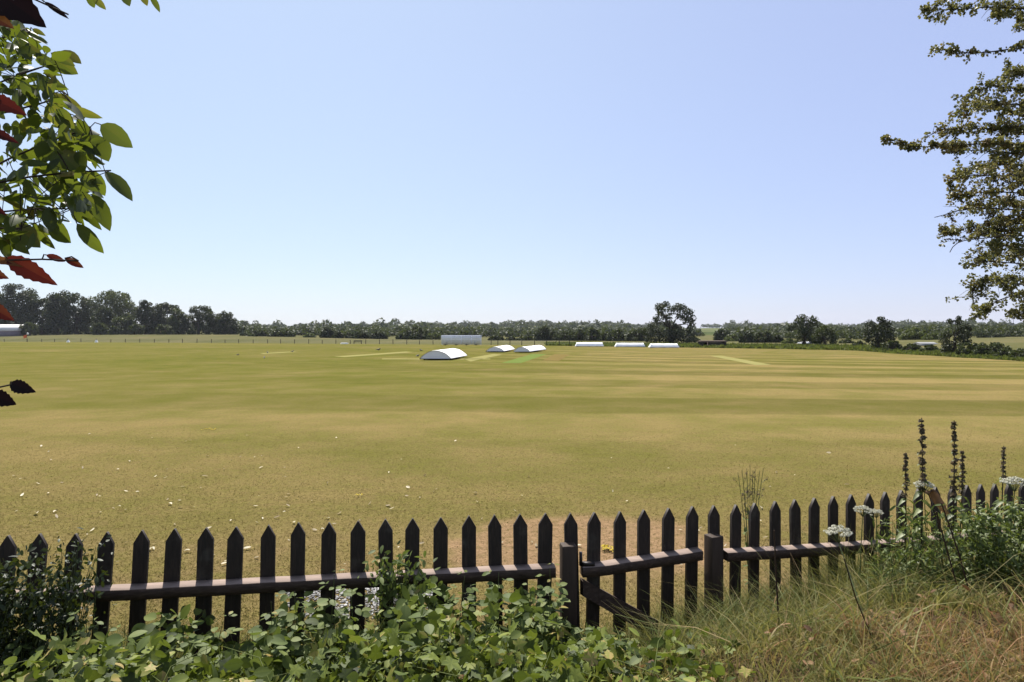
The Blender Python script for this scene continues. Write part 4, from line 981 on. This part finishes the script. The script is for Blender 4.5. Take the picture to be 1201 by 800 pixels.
# yellow flowers and gravel behind the fence
X0, Y0_ = (713-CX)/F*6.85, 6.85
def yellow_clump(X0, Y0_, rx, ry, n, h, label):
    b = np.array([X0, Y0_, -.007*max(0, Y0_-5)]); t = thing('yellow_flower_clump', b, label, 'wild flower', 'yellow flowers on the field')
    s = Soup(); H = Soup()
    for k in range(n):
        p = b+np.array([random.uniform(-rx, rx), random.uniform(-ry, ry), 0]); tip = p+np.array([random.uniform(-.02, .02), 0, h*random.uniform(.6, 1)]); s.tube([p, tip], .0015, 3)
        m = 14; H.scatter(*RHOMB, tip+rng.normal(size=(m, 3))*[.012, .012, .004], basis(rnd_dir(m)*[1, 1, .3], unit(rng.normal(size=(m, 3))*.4+[0, 0, 1])), rng.uniform(.014, .022, m), rng.random(m))
    obj('stems', s, M['stem'], t); obj('flowers', H, M['yellow'], t)
yellow_clump(X0, Y0_, .07, .06, 12, .05, 'bright yellow flower patch on the bare earth just behind the gate')
yellow_clump((245-CX)/F*15.6, 15.6, .12, .16, 12, .03, 'yellow flower patch out on the dry grass at the left')
yellow_clump((423-CX)/F*9.1, 9.1, .03, .03, 3, .05, 'tiny yellow flowers on the grass behind the middle of the left fence run')
gr = Soup(); n = 3800; px = rng.uniform(335, 522, n); Yg_ = rng.uniform(5.2, 5.95, n); Xg_ = (px-CX)/F*Yg_; k = rng.random(n) < .12+.6*smooth((np.sin(Xg_*4)+np.sin(Yg_*9)+1.2)/2); Xg_, Yg_ = Xg_[k], Yg_[k]
for x, y in zip(Xg_, Yg_):
    r0 = random.uniform(.006, .016); gr.ball([x, y, -.007*(y-5)+.004+r0*.35], [r0*random.uniform(.7, 1.3), r0*random.uniform(.7, 1.3), r0*.6], 6, 4, random.random())
tag(obj('stone_chips', gr, M['gravel']), 'pale stone chips scattered on the ground close behind the left fence run', 'gravel', kind='stuff')

# bleached leaves fallen on the turf: every one an object
lms = []
for k in range(5):
    s = Soup(); tv, tf = ellipse_leaf(random.uniform(.35, .6), random.uniform(-.25, .1), random.uniform(-.3, .4)); s.add(tv*[1, 1, .8]-np.array([0, .5, -.06]), [tf], random.random()); lms.append(s.mesh('fallen_leaf', M['litter']))
spots = [(168,654),(148,578),(338,592),(43,605),(455,595),(240,560),(300,596),(600,543),(595,572),(512,575),(620,560),(735,590),(993,570),(105,508),(97,549),(196,551),(263,551),(117,584),(140,596),(205,618),(392,618),(612,583),(383,630),(420,640),(238,638)]
while len(spots) < 230:
    py = 505+random.random()**.75*165; px = random.uniform(-20, 1000)
    if random.random() < (1.1-px/1100): spots.append((px, py))
for i, (px, py) in enumerate(spots):
    Y = (CAMZ+.03)/((py-HOR)/F); X = (px-CX)/F*Y
    if Y < float(fy(X))+.15: continue
    o = bpy.data.objects.new('fallen_leaf', lms[i % 5]); col.objects.link(o); o.location = (X, Y, -.007*max(0, Y-5)+.022)
    sc = random.choice((random.uniform(.016, .045), random.uniform(.03, .075)))*(1.5 if i < 8 else 1); o.scale = (sc, sc*1.15, sc); o.rotation_euler = (random.gauss(0, .25), random.gauss(0, .25), random.uniform(0, 6.28))
    tag(o, 'pale bleached fallen leaf lying on the dry turf behind the picket fence', 'fallen leaf', 'bleached leaves fallen on the turf')

# ------------------------------------------------------------------ overhanging trees near the camera
def bez(pts, n=14):
    pts = np.asarray(pts, float); d = np.concatenate([[0], np.cumsum(np.linalg.norm(np.diff(pts, axis=0), axis=1))]); t = np.linspace(0, d[-1], n)
    q = np.stack([np.interp(t, d, pts[:, i]) for i in range(3)], -1)
    for _ in range(2): q[1:-1] = (q[:-2]+2*q[1:-1]+q[2:])/4
    return q
# green tree at the left: trunk beside the camera, its twigs reach into the picture
tb = np.array([-2.75, 1.95, float(gz(-2.75, 1.95))])
lt = thing('overhanging_tree', tb, 'green leafed tree whose backlit leaves hang in at the top left', 'tree')
s = Soup(); L = Soup()
s.tube(bez([tb-(0, 0, .2), tb+(.03, 0, 1.1), tb+(-.02, .05, 2.2), tb+(.05, .1, 3.4)]), [.10, .085, .06, .03], 9)
def P2(px, py, Y): return P(px, py, Y)
limbs = [[(-180, 330), (-90, 240), (0, 190), (60, 160), (105, 150)], [(-170, 200), (-80, 130), (10, 90), (60, 75)], [(-160, 260), (-60, 225), (40, 205), (110, 195), (130, 200)], [(-150, 330), (-60, 260), (30, 240), (80, 245)], [(-150, 120), (-60, 60), (10, 40), (35, 38)],
         [(-60, -160), (20, -90), (80, -40), (112, -6)], [(-50, -140), (60, -90), (130, -40), (160, -8)], [(-120, 160), (-30, 140), (40, 125), (80, 112)], [(-160, 290), (-90, 270), (-20, 262), (25, 268)]]
tipsL = []; limbs_all = []
for k, lm in enumerate(limbs):
    Yk = 1.9+.12*math.sin(k*2.1); pts = bez([tb+(0, .05, .9+.25*k if k not in (5, 6) else 3.2)]+[P2(px, py, Yk) for px, py in lm], 18)
    s.tube(pts, [.016, .008, .004, .002], 6); tipsL.append(pts[6:]); limbs_all.append(pts)
hero = [((118,146),(152,170),.5),((108,158),(128,187),.85),((123,201),(157,231),.42),((108,200),(120,230),.6),((88,223),(106,255),.65),((108,228),(128,267),.4),((90,262),(120,297),.36),((58,258),(78,285),.75),((40,262),(60,294),.42),((18,264),(44,288),.6),
        ((62,110),(95,125),.3),((80,126),(116,138),.26),((62,118),(64,148),.7),((66,128),(84,150),.8),((52,86),(72,96),.3),((50,88),(52,107),.55),((70,60),(94,71),.55),((60,62),(84,74),.35),((42,62),(62,80),.8),((60,68),(86,84),.5),((36,42),(56,48),.4),((38,34),(51,40),.3),
        ((20,50),(48,62),.5),((2,30),(26,28),.7),((0,12),(12,22),.5),((24,36),(34,42),.4),((108,-4),(124,10),.45),((102,-6),(112,9),.7),((146,-8),(150,4),.5),((176,-6),(188,13),.35),((166,-8),(172,5),.5),((84,185),(92,210),.8),((60,170),(88,196),.9),((92,168),(118,180),.45),((100,250),(117,268),.3),((4,275),(32,296),.35)]
def leaf_px(L, a, b, wr, Y, var, tm=LEAF):
    p = P2(*a, Y); q = P2(*b, Y+random.uniform(-.025, .025)); d = q-p; ln = np.linalg.norm(d)
    nrm = unit(np.array([random.gauss(0, .3), -1, .5+random.gauss(0, .3)]))
    L.scatter(*tm, [p], basis(d[None], nrm[None]), np.array([[ln*wr/.45 if tm is LEAF else ln*wr/.72, ln, ln]]), np.array([var]))
    return p
for a, b, wr in hero:
    Yk = random.uniform(1.8, 2.0); yel = random.random() < .3 or wr < .31
    p = leaf_px(L, a, b, min(wr*1.05, .7), Yk, 1. if yel and a[1] < 160 else random.uniform(.5, .9)); j = min(range(len(tipsL)), key=lambda k_: np.min(np.linalg.norm(tipsL[k_]-p, axis=1)))
    w_ = tipsL[j][np.argmin(np.linalg.norm(tipsL[j]-p, axis=1))]; s.tube([w_, (w_+p)/2+(0, 0, .01), p], .0014, 4)
n = 0
while n < 760:
    py = random.uniform(-40, 285); xb = float(np.interp(py, [-40, 10, 40, 65, 90, 110, 140, 170, 230, 255, 275, 300], [8, 10, 34, 62, 52, 68, 92, 112, 110, 84, 44, 0]))
    px = xb-abs(random.gauss(0, 1))*70*(1 if py > 30 else .6)
    if px < -170: continue
    Yk = random.uniform(1.7, 2.45); p = P2(px, py, Yk); ln = random.uniform(.036, .068)
    d = unit(np.array([random.gauss(.35, .7), random.gauss(0, .6), random.gauss(-.45, .5)])); nrm = unit(rng.normal(size=3)+[0, -.2, .5])
    L.scatter(*LEAF, [p], basis(d[None], nrm[None]), np.array([[ln*random.uniform(.8, 1.3), ln, ln]]), np.array([min(1, max(0, random.gauss(.5, .22)))]))
    j = random.choice(tipsL); w_ = j[np.argmin(np.linalg.norm(j-p, axis=1))]
    if np.linalg.norm(w_-p) < .14: s.tube([w_, p], .0013, 3)
    n += 1
for j in limbs_all:                                   # leaves on the rest of the tree
    for _ in range(85):
        w_ = j[random.randrange(1, 13)]; p = w_+rng.normal(size=3)*[.13, .16, .11]
        if p[0]/p[1]*F+CX > -25: continue
        s.tube([w_, p], .0014, 3); ln = random.uniform(.045, .08); d = unit(np.array([random.gauss(.1, .7), random.gauss(0, .6), random.gauss(-.45, .5)]))
        L.scatter(*LEAF, [p], basis(d[None], unit(rng.normal(size=(1, 3))+[0, -.2, .5])), np.array([[ln*1.1, ln, ln]]), np.array([min(1, max(0, random.gauss(.5, .22)))]))
obj('trunk', s, M['bark'], lt); obj('leaves', L, M['tree_leaf'], lt)
# copper-leaved hazel growing close by at the left
cb = np.array([-1.75, .8, float(gz(-1.75, .8))])
ct = thing('copper_hazel', cb, 'copper leaved shrub with toothed red and dark leaves hanging at the left edge', 'shrub')
s = Soup(); L = Soup()
s.tube(bez([cb-(0, 0, .2), cb+(-.02, 0, .9), cb+(.02, .03, 1.7), cb+(.05, .06, 2.2)]), [.02, .016, .011, .006], 7); ctw = []
for a in ([(-160, 40), (-60, -30), (40, -6), (66, 8), (80, 17)], [(-170, 340), (-70, 315), (0, 303), (50, 302), (92, 306)], [(-170, 480), (-80, 470), (-10, 458), (14, 451)], [(-170, 190), (-80, 150), (-30, 128), (2, 118)], [(-170, 420), (-60, 372), (-16, 358)], [(-170, 220), (-70, 175), (-16, 152)], [(-170, 330), (-60, 280), (-22, 238)]):
    p0 = P2(*a[0], .95); zc = cb+(.0, .02, min(2.1, max(.5, p0[2]-cb[2]-.1))); tw = bez([zc]+[P2(px, py, .95) for px, py in a], 24); ctw.append(tw); s.tube(tw, [.006, .003, .0018, .0012], 5)
for a, b, wr, v, tm in [((-22,-22),(46,24),.62,.05,SERR),((-30,8),(12,26),.55,.9,SERR),((52,2),(79,20),.22,.1,LEAF),((-14,114),(26,131),.45,.72,SERR),((-16,152),(18,164),.34,.6,SERR),((8,302),(63,333),.42,.72,SERR),((-30,298),(20,309),.22,1.,SERR),((54,299),(76,306),.40,.8,LEAF),((76,303),(97,313),.38,.8,LEAF),
        ((-20,316),(6,325),.5,.8,SERR),((-16,357),(12,374),.5,.75,SERR),((12,450),(38,459),.55,.08,SERR),((-14,462),(17,474),.7,.05,SERR),((-20,236),(6,250),.4,.6,SERR)]:
    p = P2(*a, .95); q = P2(*b, .95+random.uniform(-.01, .01)); d = q-p; ln = np.linalg.norm(d)
    allc = np.vstack(ctw); w_ = allc[np.argmin(np.linalg.norm(allc-p, axis=1))]; s.tube([w_, (w_+p)/2+(0, 0, .004), p], .0011, 4)
    nrm = unit(np.array([random.gauss(0, .2), -1, .35])); tmw = .45 if tm is LEAF else .72
    L.scatter(*tm, [p], basis(d[None], nrm[None]), np.array([[ln*wr/tmw, ln, ln*.9]]), np.array([v]))
for tw in ctw:
    for _ in range(16):
        w_ = tw[random.randrange(2, 18)]; p = w_+rng.normal(size=3)*[.03, .03, .03]
        if p[0]/p[1]*F+CX > -95: continue
        s.tube([w_, p], .0011, 3); ln = random.uniform(.05, .09); d = unit(np.array([random.gauss(.2, .6), random.gauss(0, .6), -.6]))
        L.scatter(*SERR, [p], basis(d[None], unit(rng.normal(size=(1, 3))*.5+[0, -.6, .5])), np.array([[ln*.85, ln, ln]]), np.array([random.uniform(.1, .8)]))
obj('stem', s, M['bark'], ct); obj('leaves', L, M['copper_leaf'], ct)

# hawthorn at the right
hb = np.array([6.6, 6.4, float(gz(6.6, 6.4))]); ht_ = thing('hawthorn_tree', hb, 'hawthorn tree with small clustered leaves reaching in from the right edge', 'tree')
s = Soup(); L = Soup()
s.tube(bez([hb-(0, 0, .2), hb+(-.05, 0, 1.5), hb+(.1, 0, 3.2), hb+(0, .1, 5.4)]), [.17, .14, .10, .04], 10)
HB = [  # (polyline in measured directions, leafiness, clump radius)
 ([(1320,30),(1250,10),(1201,10),(1160,8),(1125,11),(1086,12)], 1.3, 6), ([(1300,30),(1201,20),(1180,14),(1168,18)], 1.2, 6), ([(1310,80),(1201,55),(1170,60),(1140,63),(1097,57)], .8, 3.2), ([(1300,0),(1240,28),(1196,30)], .8, 4),
 ([(1310,120),(1230,84),(1190,82),(1176,90)], 1.2, 6), ([(1310,130),(1230,104),(1190,104),(1160,100),(1136,114)], 1.2, 6), ([(1310,150),(1230,125),(1180,122),(1150,126),(1124,131)], 1., 5), ([(1310,170),(1240,140),(1190,135),(1165,118),(1150,120)], 1.4, 8),
 ([(1310,190),(1240,160),(1180,152),(1130,150),(1104,152),(1088,160)], 1.3, 6), ([(1310,200),(1230,172),(1170,168),(1120,170),(1080,173),(1060,171),(1040,161)], 1.6, 3), ([(1310,210),(1230,185),(1170,178),(1130,176),(1116,178)], 1.4, 7),
 ([(1320,215),(1240,200),(1180,192),(1140,195),(1122,206)], 1.4, 7), ([(1320,230),(1240,214),(1180,206),(1140,205),(1114,210)], 1.4, 7), ([(1320,245),(1230,230),(1180,225),(1140,226),(1112,231)], 1.0, 5), ([(1320,245),(1240,238),(1180,240),(1150,240),(1135,246)], 1.5, 8),
 ([(1320,265),(1250,250),(1190,246),(1140,243),(1128,245),(1112,251),(1096,255)], .25, 3), ([(1112,250),(1116,256),(1118,260)], .0, 2), ([(1320,275),(1240,262),(1180,262),(1140,266),(1118,272),(1100,275)], 1.1, 5), ([(1320,280),(1240,272),(1180,270),(1150,274),(1145,278)], 1.5, 8),
 ([(1320,290),(1240,278),(1180,276),(1150,280),(1125,282),(1113,290),(1114,296)], .12, 3), ([(1128,282),(1118,281),(1110,281)], 0., 2), ([(1320,300),(1240,292),(1190,296),(1160,298),(1142,303)], 1.5, 7), ([(1320,310),(1240,300),(1190,290),(1165,285),(1160,290)], 1.4, 8), ([(1320,320),(1240,312),(1180,308),(1150,306),(1134,313)], .5, 4),
 ([(1330,330),(1250,325),(1195,328),(1160,325),(1139,338),(1142,358)], 1.4, 7), ([(1330,345),(1250,338),(1195,345),(1170,352),(1142,372)], 1.3, 6), ([(1330,350),(1250,345),(1210,335),(1175,332)], 1.5, 8), ([(1330,360),(1250,355),(1210,362),(1188,369)], 1.3, 6), ([(1320,180),(1260,150),(1215,145),(1185,150)], 1.6, 9), ([(1320,240),(1260,220),(1215,212),(1180,214)], 1.6, 9), ([(1320,300),(1260,255),(1205,252),(1165,255)], 1.6, 9)]
pos_, dd_, vv_, sc_ = [], [], [], []
for k, (pl, dens, cr_) in enumerate(HB):
    Yk = 6.0+.55*math.sin(k*1.9); p0 = P2(*pl[0], 6.3); zc = np.array([hb[0], hb[1], min(max(p0[2]-.5, hb[2]+1.4), hb[2]+5.2)])
    mpx = Yk/F; pts = bez(([zc] if pl[0][0] > 1280 else [])+[P2(px, py, Yk) for px, py in pl], 60)
    s.tube(pts, [.035, .016, .008, .003] if pl[0][0] > 1280 else [.004, .002], 6)
    vis = pts[3:] if pl[0][0] > 1280 else pts
    # side twigs with their own leaf rosettes
    ntw = int(len(vis)*2.9*max(dens, .2))
    for j in range(ntw):
        c = vis[random.randrange(len(vis))]; e = c+rng.normal(size=3)*np.array([1, 1.5, .9])*cr_*mpx*1.15
        s.tube([c, (c+e)/2+(0, 0, .2*cr_*mpx), e], [.003, .0012], 3)
        if dens < .2 and random.random() < .7: continue
        if dens == 0: continue
        nr = random.choice((2, 3, 4, 6)) if dens > .9 else 3
        if random.random() < .22: continue
        tone = random.gauss(.42, .2)+(.14 if 120 < (pl[-1][1]) < 285 else -.05)
        for q in range(nr):
            cc = c+(e-c)*random.uniform(.25, 1.1); m = random.randint(6, 9); d = rnd_dir(m)
            pos_.append(cc+d*.012); dd_.append(d); vv_.append(np.clip(tone+rng.normal(0, .12, m), 0, 1)); sc_.append(rng.uniform(.013, .027, m))
for k in range(260):
    q = rnd_dir(1)[0]; c = hb+np.array([.75, .2, 3.3])+q*np.array([1.15, 1.3, 2.0])*random.uniform(.55, 1.)
    if c[0]/c[1]*F+CX < 1225: continue
    k0 = hb+np.array([.05, 0, min(max(c[2]-hb[2]-.7, 1.2), 5.2)]); s.tube([k0, (k0+c)/2+(0, 0, .15), c], [.016, .008, .003], 4)
    tone = random.gauss(.45, .2)
    for j in range(22):
        e = c+rng.normal(size=3)*.15; m = 7; d = rnd_dir(m)
        pos_.append(e+d*.012); dd_.append(d); vv_.append(np.clip(tone+rng.normal(0, .12, m), 0, 1)); sc_.append(rng.uniform(.016, .034, m))
pos_, dd_, vv_, sc_ = map(np.concatenate, (pos_, dd_, vv_, sc_)); n = len(pos_)
CUP = ellipse_leaf(.8, .15, .12, (0,.35,.75,1), (.2,.9,1.,.35))
L.scatter(*CUP, pos_, basis(dd_, unit(rng.normal(size=(n, 3))*.8+[0, 0, .6])), sc_, vv_)
obj('trunk', s, M['thorn_bark'], ht_); obj('leaves', L, M['thorn_leaf'], ht_)

# ------------------------------------------------------------------ air, sky, sun, camera
EL, AZ = math.radians(57), math.radians(-19)          # sun high, beyond the field and a little to the left
HAZE = 9e-5
if HAZE > 0:
    k = NT('air'); v = k.n('ShaderNodeVolumePrincipled', {'Color': (.86, .90, .97, 1), 'Density': HAZE, 'Anisotropy': 0.})
    k.t.links.new(v.outputs[0], k.out.inputs['Volume'])
    s = Soup(); s.box([0, 1280, 24], [7200, 2800, 62]); tag(obj('haze', s, k.m), kind='stuff')
w = bpy.data.worlds.new("World"); scene.world = w; w.use_nodes = True; nt = w.node_tree; nt.nodes.clear()
sky = nt.nodes.new('ShaderNodeTexSky'); sky.sky_type = 'NISHITA'; sky.sun_disc = False; sky.sun_elevation = EL; sky.sun_rotation = AZ
sky.altitude = 50; sky.air_density = 1.0; sky.dust_density = .5; sky.ozone_density = 2.2
mx = nt.nodes.new('ShaderNodeMix'); mx.data_type = 'RGBA'; mx.blend_type = 'MULTIPLY'; mx.inputs[0].default_value = 1; mx.inputs[7].default_value = (1.0, .96, 1.04, 1)
bg = nt.nodes.new('ShaderNodeBackground'); bg.inputs[1].default_value = .074; wo = nt.nodes.new('ShaderNodeOutputWorld')
nt.links.new(sky.outputs[0], mx.inputs[6]); tc = nt.nodes.new('ShaderNodeTexCoord'); sx = nt.nodes.new('ShaderNodeSeparateXYZ'); nt.links.new(tc.outputs['Generated'], sx.inputs[0])
rg = nt.nodes.new('ShaderNodeMapRange'); rg.interpolation_type = 'SMOOTHSTEP'; rg.inputs[1].default_value = -.35; rg.inputs[2].default_value = .7; nt.links.new(sx.outputs[0], rg.inputs[0])
cm_ = nt.nodes.new('ShaderNodeMix'); cm_.data_type = 'RGBA'; nt.links.new(rg.outputs[0], cm_.inputs[0]); cm_.inputs[6].default_value = (4.5, 5.4, 6.6, 1); cm_.inputs[7].default_value = (3.7, 4.2, 6.4, 1)
m2 = nt.nodes.new('ShaderNodeMix'); m2.data_type = 'RGBA'; m2.inputs[0].default_value = .62; nt.links.new(cm_.outputs[2], m2.inputs[7])
nt.links.new(mx.outputs[2], m2.inputs[6]); nt.links.new(m2.outputs[2], bg.inputs[0]); nt.links.new(bg.outputs[0], wo.inputs[0])
sd = bpy.data.lights.new('sun', 'SUN'); sd.energy = 4.9; sd.angle = math.radians(.53); sd.color = (1, .95, .87)
so = bpy.data.objects.new('sun', sd); col.objects.link(so); so.location = (-20, 40, 60)
from mathutils import Vector
so.rotation_euler = Vector((math.sin(AZ)*math.cos(EL), math.cos(AZ)*math.cos(EL), math.sin(EL))).to_track_quat('Z', 'Y').to_euler()
cam = bpy.data.cameras.new('camera'); co = bpy.data.objects.new('camera', cam); col.objects.link(co)
co.location = (0, 0, CAMZ); co.rotation_euler = (math.radians(90), 0, 0)
cam.sensor_width = 36; cam.lens = 36*F/1201; cam.shift_y = -(400-HOR)/1201; cam.clip_start = .05; cam.clip_end = 12000
scene.camera = co
scene.view_settings.view_transform = 'Standard'; scene.view_settings.look = 'None'; scene.view_settings.exposure = 1.; scene.view_settings.gamma = 1
scene.render.engine = 'CYCLES'; scene.cycles.max_bounces = 8; scene.cycles.transmission_bounces = 6; scene.cycles.volume_bounces = 0; scene.cycles.use_denoising = True
